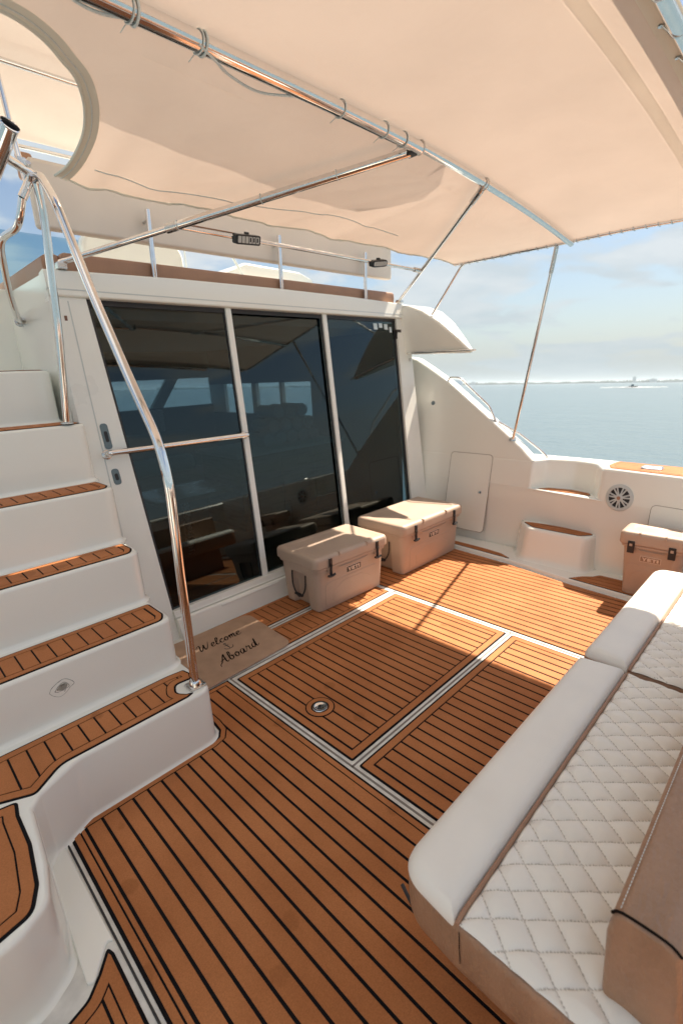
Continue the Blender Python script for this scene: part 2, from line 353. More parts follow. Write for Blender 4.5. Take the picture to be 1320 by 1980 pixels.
def teak(mb, poly, z, border=0.03, g0=0.007, g1=0.005, pitch=0.0614, phase=0.0, gap=0.0075, ax=0, h=0.0045, mx=None, planks=True):
    """foam teak pad: black base, brown border ring, brown planks with black seams; material 0 brown, 1 black"""
    mb.loft(poly, [(0, z), (0, z + h * .35), (-.001, z + h * .5)], 1, mx)
    def cell(p):
        p = ccw(clean(p))
        if len(p) < 3 or abs(area(p)) < 4e-5: return
        mb.loft(p, [(0, z + h * .3), (0, z + h - .0008), (-.0008, z + h)], 0, mx, bot=False)
    a = offset(poly, -g0); a2 = offset(poly, -g0 - .0008); b = offset(poly, -g0 - border); b2 = offset(poly, -g0 - border + .0008); n = len(poly)
    vs = [(p[0], p[1], zz_) for L_, zz_ in ((a, z + h * .3), (a, z + h - .0008), (a2, z + h), (b2, z + h), (b, z + h - .0008), (b, z + h * .3)) for p in L_]
    mb.add(vs, [[j * n + k, j * n + (k + 1) % n, (j + 1) * n + (k + 1) % n, (j + 1) * n + k] for j in range(5) for k in range(n)], 0, mx)
    if not planks: return mb
    inn = offset(poly, -g0 - border - g1)
    lo = min(p[ax] for p in inn); hi = max(p[ax] for p in inn)
    k = math.floor((lo - phase) / pitch)
    while phase + k * pitch < hi:
        x0 = phase + k * pitch + gap / 2; x1 = phase + (k + 1) * pitch - gap / 2
        if x1 > lo + .004 and x0 < hi - .004:
            c_ = clip(clip(inn, ax, max(x0, lo), True) if x0 > lo else inn, ax, x1, False) if x1 < hi else (clip(inn, ax, x0, True) if x0 > lo else inn)
            if len(c_) > 2: cell(c_)
        k += 1
    return mb

# ------------------------------------------------------------------ sea and far shore (structure)
UP = Vector((0.041, -0.002, 0.999)).normalized()
q = Vector((0, 0, 1)).rotation_difference(UP); q0 = q.copy(); SM = q.to_matrix().to_4x4()
mb = MB(); rings = [0, 5, 12, 30, 80, 200, 600, 2000, 7000, 30000]; nn = 64; vs = [(0, 0, -1.25)]; fs = []
for r_ in rings[1:]:
    for k in range(nn): vs.append((r_ * math.cos(2 * math.pi * k / nn), r_ * math.sin(2 * math.pi * k / nn), -1.25))
for k in range(nn): fs.append([0, 1 + k, 1 + (k + 1) % nn])
for j in range(len(rings) - 2):
    for k in range(nn): a = 1 + j * nn; fs.append([a + k, a + nn + k, a + nn + (k + 1) % nn, a + (k + 1) % nn])
mb.add(vs, fs); sea = mb.build('water', 'water', None); tag(sea, 'pale blue rippled sea reaching the horizon', 'sea', kind='structure'); sea.rotation_mode = 'QUATERNION'; sea.rotation_quaternion = q
def seaP(az, d, h=0):  # azimuth from +Y towards +X, distance, height above the water, in the tilted sea frame
    return SM @ Vector((math.sin(R(az)) * d, math.cos(R(az)) * d, -1.25 + h))
mb = MB(); D = 3200; rnd = random.Random(3); a = 25.0; prev = None; row = []
while a < 120:
    env = .6 + .4 * math.sin(a * .35) ; hgt = 7 + 7 * env * rnd.random() + 4 * math.sin(a * 1.7) ** 2
    row.append((a, max(4, hgt))); a += .07
vs = []; fs = []
for i, (a, h_) in enumerate(row):
    for (dd, hh) in ((0, -.5), (0, h_ * .6), (25, h_), (120, h_ * .8), (160, -.5)): vs.append(seaP(a, D + dd, hh))
for i in range(len(row) - 1):
    for j in range(4): fs.append([i * 5 + j, (i + 1) * 5 + j, (i + 1) * 5 + j + 1, i * 5 + j + 1])
mb.add(vs, fs); o = mb.build('far_shore', 'land', None, smooth=False); tag(o, 'thin dark tree line of the low coast on the horizon', 'coast', kind='structure')
def tower(az, wd, hh, mat, label, dp=30, d=3150):
    b_ = seaP(az, d, -.5); th = thing('building', label, 'building', b_, 'buildings on the far shore')
    ex = (seaP(az + .5, d) - seaP(az - .5, d)).normalized(); up = UP; ey = up.cross(ex)
    mxx = Matrix((ex, ey, up)).transposed().to_4x4(); mxx.translation = b_
    part(MB().box((-wd / 2, -dp / 2, 0), (wd / 2, dp / 2, hh), 0, mx=mxx), 'wall', mat, th, smooth=False)
    part(MB().box((-wd / 2 * .5, -dp / 4, hh), (wd / 2 * .3, dp / 4, hh + 4), 0, mx=mxx), 'roof', 'bldg', th, smooth=False)
tower(58.2, 62, 26, 'bldgb', 'wide blue building at the left end of the far shore')
tower(59.9, 30, 15, 'bldg', 'low pale block just right of the blue building')
tower(75.4, 16, 30, 'bldg', 'tallest slender tower on the far shore, behind the speeding boat')
tower(77.0, 34, 17, 'bldg', 'squat grey block right of the tall far tower')
# small boat throwing spray
B0 = seaP(75.35, 330, 0); ex = (seaP(75.85, 330) - seaP(74.85, 330)).normalized(); ey = UP.cross(ex)
bmx = Matrix((ex, ey, UP)).transposed().to_4x4(); bmx.translation = B0
bt = thing('motorboat', 'tiny dark boat far out on the water inside white spray', 'boat', B0)
hull = rp([(-2.2, -.8), (1.4, -.8), (2.8, 0), (1.4, .8), (-2.2, .8)], .3)
part(MB().loft(hull, [(-.4, -.1), (0, .5), (.06, .62), (-.1, .66)], mx=bmx), 'hull', 'dark', bt)
part(MB().box((-.9, -.5, .64), (.5, .5, 1.7), .15, mx=bmx), 'cabin', 'grey', bt)
mb = MB(); rnd = random.Random(5)
for i in range(46):
    u = rnd.uniform(-1, 1); x = u * 15 * abs(u) ** .4; y = rnd.uniform(-1, 1) * 30 * (1 - abs(u) * .5) - 14; s_ = rnd.uniform(.8, 3.4) * (1.1 - abs(u) * .5)
    pl = rp([(x + s_ * rnd.uniform(.8, 1.4) * math.cos(t) * 1.6, y + s_ * rnd.uniform(.7, 1.3) * math.sin(t)) for t in [k * math.pi / 4 for k in range(8)]], .3, 2)
    mb.loft(pl, [(0, .05 + i * .003), (-.15, .09 + i * .003 + .1 * rnd.random())], mx=bmx, bot=False)
o = mb.build('wake', 'foam', None, loc=B0); tag(o, 'white patch of churned foam around the far boat', 'wake', kind='stuff')

# ------------------------------------------------------------------ cockpit floor
mb = MB().box((-1.6, -.9, -.10), (4.2, 3.05, 0), 0)
deck = mb.build('deck', 'gutter', None, smooth=False); tag(deck, 'white cockpit floor showing as gutters between the brown panels', 'deck', kind='structure')
for (a, b) in (((1.205, -.6, 0), (1.205, 2.185, 0)), ((1.2, 1.231, 0), (2.68, 1.231, 0)), ((1.2, 2.185, 0), (2.70, 2.185, 0)), ((2.678, -.6, 0), (2.678, 2.19, 0)), ((1.0, 2.48, 0), (2.68, 2.48, 0))):
    mbg = MB(); dx, dy = (.0045, 0) if a[0] == b[0] else (0, .0045)
    mbg.box((a[0] - dx, a[1] - dy, .0), (b[0] + dx, b[1] + dy, .0016), 0); cg = mbg.build('gutter_channel', 'groove', deck, smooth=False)
def panel(name, poly, label, z=.0005, extra=None, **k):
    cx_ = sum(p[0] for p in poly) / len(poly); cy_ = sum(p[1] for p in poly) / len(poly)
    th = thing(name, label, 'deck panel', (cx_, cy_, 0), 'brown foam deck panels')
    mb = MB(); teak(mb, ccw(poly), z, **k); part(mb, 'planking', ['teak', 'black'], th, ang=25); return th
cor = [(.865, 1.819), (.905, 1.829), (.932, 1.865), (.940, 1.93)]
main = [(.235, -.8), (1.185, -.8), (1.185, 2.185), (.940, 2.185)] + cor[::-1] + [(.28, 1.819), (.25, 1.810), (.237, 1.78)]
PG = dict(pitch=.0614, phase=.293 - .0614 * 4, gap=.0108)
th = panel('foam_decking', main, 'large foreground panel of long brown planks beside the stairs', **PG, border=.021, g0=.011, g1=.006)
P0 = panel('deck_hatch', rect(1.225, 1.25, 2.655, 2.155, .012, 3), 'brown plank hatch lid with the round steel drain in it', border=.034, g0=.010, g1=.007, **PG)
P1 = panel('deck_hatch', rect(1.225, -.8, 2.655, 1.212, .012, 3), 'brown plank hatch lid running under the front of the sofa', border=.034, g0=.010, g1=.007, **PG)
P2 = panel('foam_decking', rect(.985, 2.215, 2.66, 2.455, .01, 3), 'narrow brown strip between the drain hatch and the door gutter', border=.024, pitch=.0614, phase=.29)
P3 = panel('foam_decking', rect(.985, 2.505, 2.66, 2.78, .01, 3), 'narrow brown strip against the door sill behind the left cooler', border=.024, pitch=.0614, phase=.29)
P4 = panel('foam_decking', rp([(2.70, -.8), (3.46, -.8), (3.625, 1.23), (3.715, 1.76), (3.755, 2.29), (3.80, 2.76), (2.70, 2.76)], .012, 3), 'sunlit brown plank panel beneath the side steps', border=.026, **PG)
# drain in the hatch
dr = thing('drain', 'round polished steel drain in a brown ring on the hatch', 'drain', (1.375, 1.62, 0))
mxd = Matrix.Translation((1.375, 1.62, .0055))
part(MB().lathe([(.0, -.003), (.076, -.003), (.076, .0005), (.0, .0005)], 48, 0, mxd), 'black_seam', 'black', dr)
part(MB().lathe([(.047, .0), (.047, .0022), (.0695, .0022), (.0695, .0), (.047, 0)], 48, 0, mxd), 'foam_ring', 'teak', dr)
ringd = part(MB().lathe([(.0, .0012), (.020, .0015), (.028, .0035), (.030, .0055), (.038, .0052), (.0405, .002), (.0405, 0)], 48, 0, mxd), 'flange', 'steel', dr)
part(MB().lathe([(.0, .0045), (.009, .0045), (.0105, .0015)], 24, 0, mxd @ Matrix.Translation((.003, .004, 0))), 'plug', 'rubber', ringd)

# ------------------------------------------------------------------ staircase
st = thing('staircase', 'white moulded stairs with brown foam treads climbing to the upper deck', 'stairs', (.3, 2.4, 0))
Z = [0, .283, .541, .815, 1.115, 1.440, 1.735]; YF = [1.82, 2.107, 2.395, 2.640, 2.930, 3.215]
XR = [.915, .905, .915, .935, .945, .90]
s1 = rp([(.915, 1.82, .075), (.33, 1.82, .12), (.185, 1.745, .03), (.15, 1.70, .02), (.128, 1.45, .1), (.10, 1.315, .08), (.01, 1.262, .1), (-1.4, 1.25), (-1.4, 4.6), (.915, 4.6)], 0, 7)
cove = lambda z0, z1: [(.018, z0 - .01), (.018, z0 + .0005), (.010, z0 + .004), (.004, z0 + .011), (.0, z0 + .022), (-.003, z1 - .018), (-.006, z1 - .008), (-.011, z1 - .002), (-.018, z1)]
def step_poly(i): return rp([(XR[i], YF[i], .075), (-1.4, YF[i]), (-1.4, 4.6), (XR[i], 4.6)], 0, 7)
for i in range(6):
    pl = s1 if i == 0 else step_poly(i)
    part(MB().loft(pl, cove(Z[i], Z[i + 1]), bot=(i == 0)), 'step', 'gel', st, ang=50)
# treads
t1 = rp([(-.6, 1.838), (.06, 1.806, .02), (.17, 1.752, .03), (.275, 1.836, .09), (.795, 1.838, .02), (.835, 1.852, .008), (.80, 1.866, .015), (.772, 1.905, .04), (.80, 1.965, .03), (.875, 1.955, .01), (.893, 2.0, .012), (.882, 2.052, .012), (.80, 2.062, .03), (-.6, 2.062)], 0, 5)
tr = MB(); teak(tr, t1, Z[1], border=.030, g0=.009, pitch=.0628, phase=.14, gap=.0075); part(tr, 'tread', ['teak', 'black'], st, ang=25)
for i in range(1, 5):
    y0 = YF[i] + .018; y1 = YF[i + 1] - .042; xr = XR[i] - .020
    pl = rp([(-.9, y0), (xr - .03, y0, .05), (xr, y0 + .06, .05), (xr, y1, .02), (-.9, y1)], 0, 6)
    tr = MB(); teak(tr, pl, Z[i + 1], border=.026, g0=.009, pitch=.0628, phase=.14 + .012 * i, gap=.0065); part(tr, 'tread', ['teak', 'black'], st, ang=25)
pl = rp([(-.9, 3.235), (.86, 3.235, .03), (.86, 3.62, .03), (-.9, 3.62)], 0, 5); tr = MB(); teak(tr, pl, Z[6], pitch=.0628, phase=.1); part(tr, 'tread', ['teak', 'black'], st, ang=25)
# pad on the boarding platform
p7 = rp([(-.6, 1.80), (.04, 1.785, .02), (.118, 1.768, .02), (.108, 1.70, .03), (.108, 1.55, .1), (.088, 1.39, .06), (.055, 1.308, .05), (-.05, 1.287, .05), (-.6, 1.28)], 0, 5)
tr = MB(); teak(tr, p7, Z[1], border=.032, g0=.011, pitch=.16, phase=.083 - .16, gap=.007); part(tr, 'tread', ['teak', 'black'], st, ang=25)
# riser emblem: grey leaf shaped badge with a wing in it
em = MB(); my = YF[2] - .0005 
mxe = Matrix(((1.15, 0, 0, .385), (0, 0, -1, YF[1] + .002), (0, 1.15, 0, .43), (0, 0, 0, 1)))
outl = smooth_path([(-.043, -.004, 0), (-.034, .012, 0), (-.01, .026, 0), (.012, .030, 0), (.032, .014, 0), (.040, -.002, 0), (.026, -.010, 0), (.010, -.024, 0), (-.012, -.032, 0), (-.032, -.020, 0), (-.043, -.004, 0)], 4)
em.tube(outl, .0012, 6, mx=mxe, cap=False)
em.tube(smooth_path([(-.026, -.006, 0), (-.012, .010, 0), (.006, .018, 0), (.018, .008, 0), (.022, -.006, 0), (.010, -.010, 0), (.004, -.020, 0)], 4), .0016, 6, mx=mxe)
em.tube(smooth_path([(-.026, -.006, 0), (-.014, -.012, 0), (-.002, -.010, 0), (.006, .002, 0), (.016, .006, 0)], 4), .0014, 6, mx=mxe)
em.loft(ccw([(p.x * .60, p.y * .60) for p in smooth_path([(-.033, -.004, 0), (-.01, .020, 0), (.02, .020, 0), (.028, -.002, 0), (.0, -.022, 0), (-.033, -.004, 0)], 4)[:-1]]), [(0, -.001), (0, .0006)], mx=mxe)
EM = (em)
emo = part(EM, 'emblem', 'emb', st); emo.location.y += (.0)
# lower floor pad, port side, and the flat hatch surround between it and the platform
th = panel('foam_decking', rp([(.195, 1.300, .012), (.150, 1.245, .05), (.105, 1.203, .05), (.04, 1.185, .04), (-.6, 1.15), (-.6, -.8), (.198, -.8), (.204, 1.27, .02)], 0, 5), 'pointed brown panel at the bottom left beside the platform', border=.030, g0=.010, pitch=.0614, phase=.135)
sur = thing('hatch_surround', 'white raised hatch rim between the platform and the foreground panel', 'hatch rim', (.17, 1.5, 0))
part(MB().loft(rp([(.155, 1.80, .01), (.212, 1.80, .01), (.216, 1.30, .01), (.20, 1.315, .01), (.135, 1.23, .01), (.118, 1.24, .01), (.128, 1.42, .02), (.146, 1.62, .02)], 0, 3), [(0, 0), (0, .006), (-.003, .009)]), 'rim', 'gel', sur)
part(MB().tube([(.2225, 1.79, .002), (.2225, -.8, .002)], .0035, 6), 'seal', 'rubber', sur)

# port bulwark (outside the frame on the left, seen only in reflections)
pb = thing('cockpit_side', 'white port side wall of the cockpit left of the platform', 'bulwark', (-1.5, 0, 0))
part(MB().loft(rp([(-1.62, -.9), (-1.4, -.9), (-1.4, 3.4), (-1.62, 3.4)], .03, 4), [(0, 0), (0, .84), (-.02, .86)]), 'wall', 'gel', pb)
part(MB().loft(rp([(-1.60, -.85), (-1.44, -.85), (-1.44, 1.2), (-1.60, 1.2)], .03, 4), [(0, .8605), (0, .866)]), 'cap', 'teak', pb)
tr_ = thing('transom', 'white aft wall of the cockpit behind the sofa', 'transom', (1.2, -.75, 0))
part(MB().loft(rect(-1.4, -.95, 3.85, -.70, .03, 4), [(0, 0), (0, .80), (-.02, .82)]), 'wall', 'gel', tr_)
part(MB().loft(rect(-1.3, -.92, 3.8, -.74, .02, 4), [(0, .8205), (0, .826)]), 'cap', 'teak', tr_)

# ------------------------------------------------------------------ bulkhead, door
K = .144; NY = Vector((0, K, 1)).normalized(); NN = Vector((1, 0, 0)).cross(NY)
def bk(x, z, out=0.0): return Vector((x, 2.845 + K * z, z)) + NN * out
def bplate(mb, pts, o0, o1, bev=.004, mi=0):
    """pts (x,z) on the raked bulkhead, from outward distance o0 to o1"""
    MX = Matrix((Vector((1, 0, 0)), NY, NN)).transposed().to_4x4(); MX.translation = Vector((0, 2.845, 0)); s_ = math.sqrt(1 + K * K)
    pl = ccw([(x, z * s_) for x, z in pts]); mb.loft(pl, [(0, o0), (0, o1 - bev), (-bev * .4, o1 - bev * .3), (-bev, o1)], mi, MX); return mb
lx = lambda z: 1.223 - (z - .2) / 1.92 * .099      # left glass edge
m1 = lambda z: 1.960 + (z - .175) / 1.945 * .089   # first mullion left edge
m2 = lambda z: 2.897 + (z - .417) / 1.70 * .086
rx = lambda z: 3.849 + (z - .42) / 1.70 * .102
bw = thing('cabin_wall', 'white raked aft cabin wall framing the dark glass door', 'wall', (2.5, 2.9, 0))
T = 2.118
part(bplate(MB(), [(.93, -.02), (lx(0) + .0, -.02), (lx(T), T), (.93, T)], -.06, .012), 'jamb', 'alu', bw)
part(bplate(MB(), [(1.02, .35), (1.027, .35), (1.027, T - .02), (1.02, T - .02)], .0, .0135, .001), 'seam_strip', 'lgrey', bw)
part(bplate(MB(), [(rx(0), -.02), (4.09, -.02), (4.14, T), (rx(T), T)], -.06, .012), 'jamb', 'alu', bw)
part(bplate(MB(), [(.93, T), (4.12, T), (4.12, 2.255), (3.3, 2.275), (2.5, 2.280), (1.7, 2.275), (.93, 2.255)], -.06, .03, .012), 'header', 'gel', bw)
part(bplate(MB(), [(.93, 2.150), (4.10, 2.150), (4.10, 2.157), (.93, 2.157)], .0, .0315, .001), 'seam_strip', 'lgrey', bw)
part(bplate(MB(), [(lx(0), -.02), (rx(0), -.02), (rx(.14), .14), (lx(.14), .14)], -.06, .055, .015), 'sill', 'gel', bw)
part(bplate(MB(), [(lx(.14), .141), (rx(.14), .141), (rx(.19), .19), (lx(.19), .19)], -.06, .028, .005), 'track', 'alu', bw)
part(bplate(MB(), [(lx(.15), .145), (rx(.15), .145), (rx(.155), .151), (lx(.155), .151)], .02, .036, .002), 'track_lip', 'alu', bw)
part(bplate(MB(), [(1.55, .112), (2.05, .112), (2.05, .124), (1.55, .124)], .05, .062, .003), 'drain_slot', 'alu', bw)
for zc in (2.2, 1.72):
    part(bplate(MB(), [(4.075, zc), (4.10, zc), (4.10, zc + .028), (4.075, zc + .028)], .012, .028, .004), 'latch_clip', 'steel2', bw)
dr = thing('sliding_door', 'three pane tinted glass sliding door into the saloon', 'door', (2.5, 2.9, .19))
zb = .19
part(bplate(MB(), [(lx(zb), zb), (m1(zb), zb), (m1(T), T), (lx(T), T)], -.022, -.016, .001), 'glass_pane', 'glass', dr)
part(bplate(MB(), [(m1(zb) + .045, zb), (m2(zb), zb), (m2(T), T), (m1(T) + .045, T)], -.040, -.034, .001), 'glass_pane', 'glass', dr)
part(bplate(MB(), [(m2(zb) + .045, zb), (rx(zb), zb), (rx(T), T), (m2(T) + .045, T)], -.022, -.016, .001), 'glass_pane', 'glass', dr)
for f_ in (m1, m2):
    part(bplate(MB(), [(f_(zb), zb), (f_(zb) + .046, zb), (f_(T) + .046, T), (f_(T), T)], -.045, .006, .004), 'mullion', 'alu', dr)
for a_, b_ in ((lambda z: lx(z), lambda z: lx(z) + .020), (lambda z: m1(z) - .012, m1), (lambda z: m2(z) - .016, m2), (lambda z: rx(z) - .024, rx), (lambda z: m1(z) + .046, lambda z: m1(z) + .056)):
    part(bplate(MB(), [(a_(zb), zb), (b_(zb), zb), (b_(T), T), (a_(T), T)], -.0155, -.010, .001), 'gasket', 'rubber', dr)
part(bplate(MB(), [(lx(T - .03), T - .03), (rx(T - .03), T - .03), (rx(T), T), (lx(T), T)], -.0155, -.008, .001), 'gasket', 'rubber', dr)
for (xa, za, hh) in ((1.062, 1.345, .075), (1.068, 1.105, .048)):
    l_ = part(bplate(MB(), rp([(xa - .022, za - hh), (xa + .022, za - hh), (xa + .018, za + hh), (xa - .026, za + hh)], .022, 6), .012, .017, .002), 'latch', 'grey', dr)
    part(bplate(MB(), rp([(xa - .010, za - hh * .45), (xa + .010, za - hh * .45), (xa + .008, za + hh * .4), (xa - .012, za + hh * .4)], .010, 5), .0165, .0185, .0005), 'thumb_recess', 'rubber', l_)
for i, (xa, za, ww, hh) in enumerate(((3.66, 2.045, .052, .055), (3.735, 2.055, .05, .04), (3.81, 2.045, .05, .05), (3.875, 2.02, .032, .05))):
    part(bplate(MB(), [(xa - ww / 2, za - hh / 2), (xa + ww / 2, za - hh / 2), (xa + ww / 2, za + hh / 2), (xa - ww / 2, za + hh / 2)], -.0155, -.0145, .0003), 'sticker', 'stick', dr)
gr = thing('grab_rail', 'short level steel bar across the left door pane', 'rail', tuple(bk(1.05, 1.24)))
part(MB().tube([bk(1.04, 1.245, .012), bk(1.04, 1.245, .07), bk(2.01, 1.238, .07), bk(2.01, 1.238, .008)], .0175, 16, fil=.035), 'bar', 'steel', gr)
for x_ in (1.04, 2.01):
    mxx = Matrix((Vector((1, 0, 0)), NY, NN)).transposed().to_4x4(); mxx.translation = bk(x_, 1.24, .012)
    part(MB().lathe([(.0, 0), (.028, 0), (.028, .004), (.02, .007), (0, .007)], 24, 0, mxx), 'flange', 'steel2', gr)

# ------------------------------------------------------------------ saloon interior seen through the glass
fbw = thing('house_side', 'white port side wall of the deckhouse behind the top stairs', 'wall', (.95, 4.5, 1.2))
ci = thing('saloon', 'dim cabin interior with front windows behind the glass door', 'cabin', (2.5, 5, 0))
part(MB().box((.96, 3.02, .10), (3.98, 6.7, .16)), 'floor', 'dark', ci, smooth=False)
part(MB().box((.96, 3.20, 2.02), (3.98, 6.7, 2.08)), 'headliner', 'ceil', ci, smooth=False)
part(MB().box((.985, 3.12, .16), (1.0, 6.7, 2.02)), 'side_wall', 'wood', ci, smooth=False)
part(MB().box((.93, 3.14, .16), (.975, 6.7, 2.095)), 'outer_wall', 'gel', fbw, smooth=False)
mb = MB(); X0, X1 = 3.94, 4.0
mb.box((X0, 3.12, .16), (X1, 6.7, 1.16)); mb.box((X0, 3.12, 1.56), (X1, 6.7, 2.02)); mb.box((X0, 3.12, 1.16), (X1, 4.42, 1.56))
part(mb, 'side_wall', 'dark', ci, smooth=False)
for ya, yb_ in ((5.52, 5.62), (4.97, 5.02), (6.3, 6.7)): part(MB().box((X0, ya, 1.16), (X1, yb_, 1.56), .005), 'window_post', 'cream', ci, smooth=False)
mb = MB(); mb.box((.97, 6.64, .16), (3.94, 6.70, 1.28)); mb.box((.97, 6.64, 1.66), (3.94, 6.70, 2.02)); part(mb, 'front_wall', 'dark', ci, smooth=False)
mb = MB(); mb.add([(2.98, 6.62, 1.28), (3.14, 6.62, 1.28), (3.42, 6.62, 1.66), (3.26, 6.62, 1.66), (2.98, 6.70, 1.28), (3.14, 6.70, 1.28), (3.42, 6.70, 1.66), (3.26, 6.70, 1.66)], [[0, 1, 2, 3], [7, 6, 5, 4], [0, 4, 5, 1], [1, 5, 6, 2], [2, 6, 7, 3], [3, 7, 4, 0]]); part(mb, 'window_post', 'ceil', ci, smooth=False)
part(MB().box((.97, 6.66, 1.28), (3.94, 6.665, 1.66)), 'window_pane', 'clear', ci, smooth=False)
part(MB().box((3.97, 4.42, 1.16), (3.975, 6.3, 1.56)), 'window_pane', 'clear', ci, smooth=False)
cb = thing('cabinet', 'dark varnished wood cabinet inside the saloon under the towels', 'cabinet', (3.2, 4.3, .16))
part(MB().box((2.55, 3.95, .16), (3.92, 4.65, .90), .01), 'carcass', 'wood', cb)
part(MB().box((2.50, 3.90, .90), (3.93, 4.70, .94), .008), 'worktop', 'towel', cb)
for x_ in (2.60, 3.05, 3.5): part(MB().box((x_, 3.935, .22), (x_ + .40, 3.948, .84), .006), 'cabinet_door', 'wood', cb)
tb = thing('table', 'small wooden table just inside the left door pane', 'table', (1.95, 3.9, .16))
part(MB().loft(rect(1.55, 3.55, 2.25, 4.1, .08), [(0, .70), (0, .735), (-.01, .74)]), 'table_top', 'wood', tb)
part(MB().tube([(1.9, 3.85, .16), (1.9, 3.85, .70)], .035), 'pedestal', 'steel2', tb)
cs = thing('couch', 'dark couch deep in the saloon behind the glass', 'couch', (1.9, 5.4, .16))
part(MB().box((1.3, 5.0, .16), (3.0, 5.7, .62), .05, 3), 'seat', 'navy', cs); part(MB().box((1.3, 5.6, .6), (3.0, 5.85, 1.05), .07, 3), 'backrest', 'navy', cs)
cu = thing('cushion', 'pale striped bolster lying on the dark couch', 'cushion', (2.4, 5.2, .68))
part(MB().tube([(2.05, 5.30, .72), (2.75, 5.28, .72)], .10, 16), 'filling', 'towel', cu)
hs = thing('helm_chair', 'pale panel of the inside helm seat seen through the left pane', 'chair', (2.75, 5.9, .16))
part(MB().box((2.62, 5.95, .9), (2.82, 6.02, 1.3), .02), 'backrest', 'cream', hs); part(MB().box((2.55, 5.9, .16), (2.9, 6.1, .9), .02), 'base', 'dark', hs)
k_ = 0
spots = [(2.98 + .155 * i, .075) for i in range(5)] + [(3.06 + .155 * i, .21) for i in range(4)] + [(3.14 + .155 * i, .345) for i in range(3)]
names = ['bottom row', 'middle row', 'top row']; pos = ['first', 'second', 'third', 'fourth', 'fifth']
for i, (x_, h_) in enumerate(spots):
    rw = 0 if i < 5 else (1 if i < 9 else 2); ix = i - (0, 5, 9)[rw]
    tw = thing('towel_roll', f'rolled towel behind the glass, {pos[ix]} from the left in the {names[rw]}', 'towel', (x_, 4.02, .94), 'rolled towels stacked on the cabinet')
    sp = [(x_ + (.012 + .0085 * t) * math.cos(t * 1.0) , 4.02, .94 + h_ + (.012 + .0085 * t) * math.sin(t)) for t in [j * .35 for j in range(21)]]
    mb = MB(); mb.tube([(x_, 4.03, .94 + h_), (x_, 4.34, .94 + h_)], .066, 18); mb.tube(sp, .0035, 6); part(mb, 'roll', 'towel', tw)

# ------------------------------------------------------------------ stair rails
hr = thing('handrail', 'polished steel stair rail rising from the lowest step', 'handrail', (.862, 1.895, .283))
H = [(.862, 1.895, .287), (.862, 1.882, .80), (.862, 1.86, 1.26), (.862, 1.905, 1.42), (.862, 2.085, 1.667), (.862, 2.32, 2.013), (.862, 2.57, 2.43), (.858, 2.69, 2.555), (.835, 2.74, 2.55), (.79, 2.76, 2.47)]
part(MB().tube(H[:3] + H[3:], .0195, 18, fil=.09), 'tube', 'steel', hr)
part(MB().loft(rect(.822, 1.857, .902, 1.933, .012, 4), [(0, .283), (0, .288), (-.003, .290)]), 'base_plate', 'steel2', hr)
for dx, dy in ((-.03, -.028), (.03, -.028), (-.03, .028), (.03, .028)): part(MB().lathe([(0, 0), (.005, 0), (.005, .002), (0, .003)], 10, 0, Matrix.Translation((.862 + dx, 1.895 + dy, .290))), 'screw', 'steel', hr)
part(MB().lathe([(.0, 0), (.030, 0), (.027, .012), (.022, .022)], 24, 0, Matrix.Translation((.862, 1.895, .290))), 'collar', 'steel', hr)
h2 = thing('handrail', 'second steel rail standing on the fifth step beside the door', 'handrail', (.845, 2.97, 1.445))
part(MB().tube([(.845, 2.955, 1.45), (.862, 2.86, 1.9), (.868, 2.76, 2.42), (.850, 2.72, 2.53)], .0185, 16, fil=.06), 'tube', 'steel', h2)
part(MB().lathe([(0, 0), (.034, 0), (.034, .004), (.024, .01), (0, .01)], 24, 0, Matrix.Translation((.845, 2.957, 1.446))), 'flange', 'steel2', h2)
h3 = thing('grab_rail', 'wavy bent steel grab rail on the far left above the stairs', 'rail', (.9, 3.7, 2.05))
part(MB().tube(smooth_path([(.79, 2.76, 2.47), (.775, 2.80, 2.40), (.770, 2.88, 2.37), (.745, 3.00, 2.355), (.742, 3.08, 2.33), (.765, 3.20, 2.28), (.812, 3.40, 2.152), (.86, 3.55, 2.06), (.915, 3.72, 2.045)], 5), .0165, 14), 'tube', 'steel', h3)
part(MB().lathe([(0, 0), (.03, 0), (.03, .006), (0, .01)], 20, 0, Matrix.Translation((.915, 3.745, 2.045)) @ Matrix.Rotation(R(90), 4, 'X')), 'flange', 'steel2', h3)
rh = thing('rod_holder', 'wide open steel rod holder tube clamped to the rail top at the far left', 'rod holder', (.75, 2.68, 2.6))
a_ = Vector((.660, 2.70, 2.500)); b_ = Vector((.724, 2.50, 2.651)); d_ = (b_ - a_).normalized(); mxx = d_.to_track_quat('Z', 'Y').to_matrix().to_4x4(); mxx.translation = a_; ln = (b_ - a_).length
part(MB().lathe([(.030, 0), (.034, 0), (.034, ln - .01), (.0375, ln), (.034, ln + .002), (.031, ln - .01), (.030, .02), (.0, .02)], 28, 0, mxx), 'tube', 'steel', rh)
part(MB().lathe([(.0292, ln * .2), (.0305, ln - .008), (.0295, ln - .008), (.0285, ln * .2)], 28, 0, mxx), 'liner', 'rubber', rh)
part(MB().tube([(.705, 2.62, 2.575), (.77, 2.69, 2.58), (.84, 2.73, 2.565)], .019, 14), 'clamp', 'steel', rh)
for z_ in (2.555, 2.600): part(MB().tube([(.825, 2.70, z_), (.825, 2.76, z_ - .03)], .011, 8), 'bolt', 'steel2', rh)
pl_ = thing('outrigger_pole', 'slim steel pole rising from the rail corner at the far left', 'pole', (.81, 2.74, 2.53))
part(MB().tube([(.815, 2.74, 2.50), (.812, 2.79, 2.70), (.800, 2.83, 3.1), (.78, 2.86, 3.6)], .0125, 12), 'pole', 'steel', pl_)
part(MB().box((.795, 2.745, 2.585), (.835, 2.785, 2.635), .008, 2), 'pole_clamp', 'steel2', pl_)

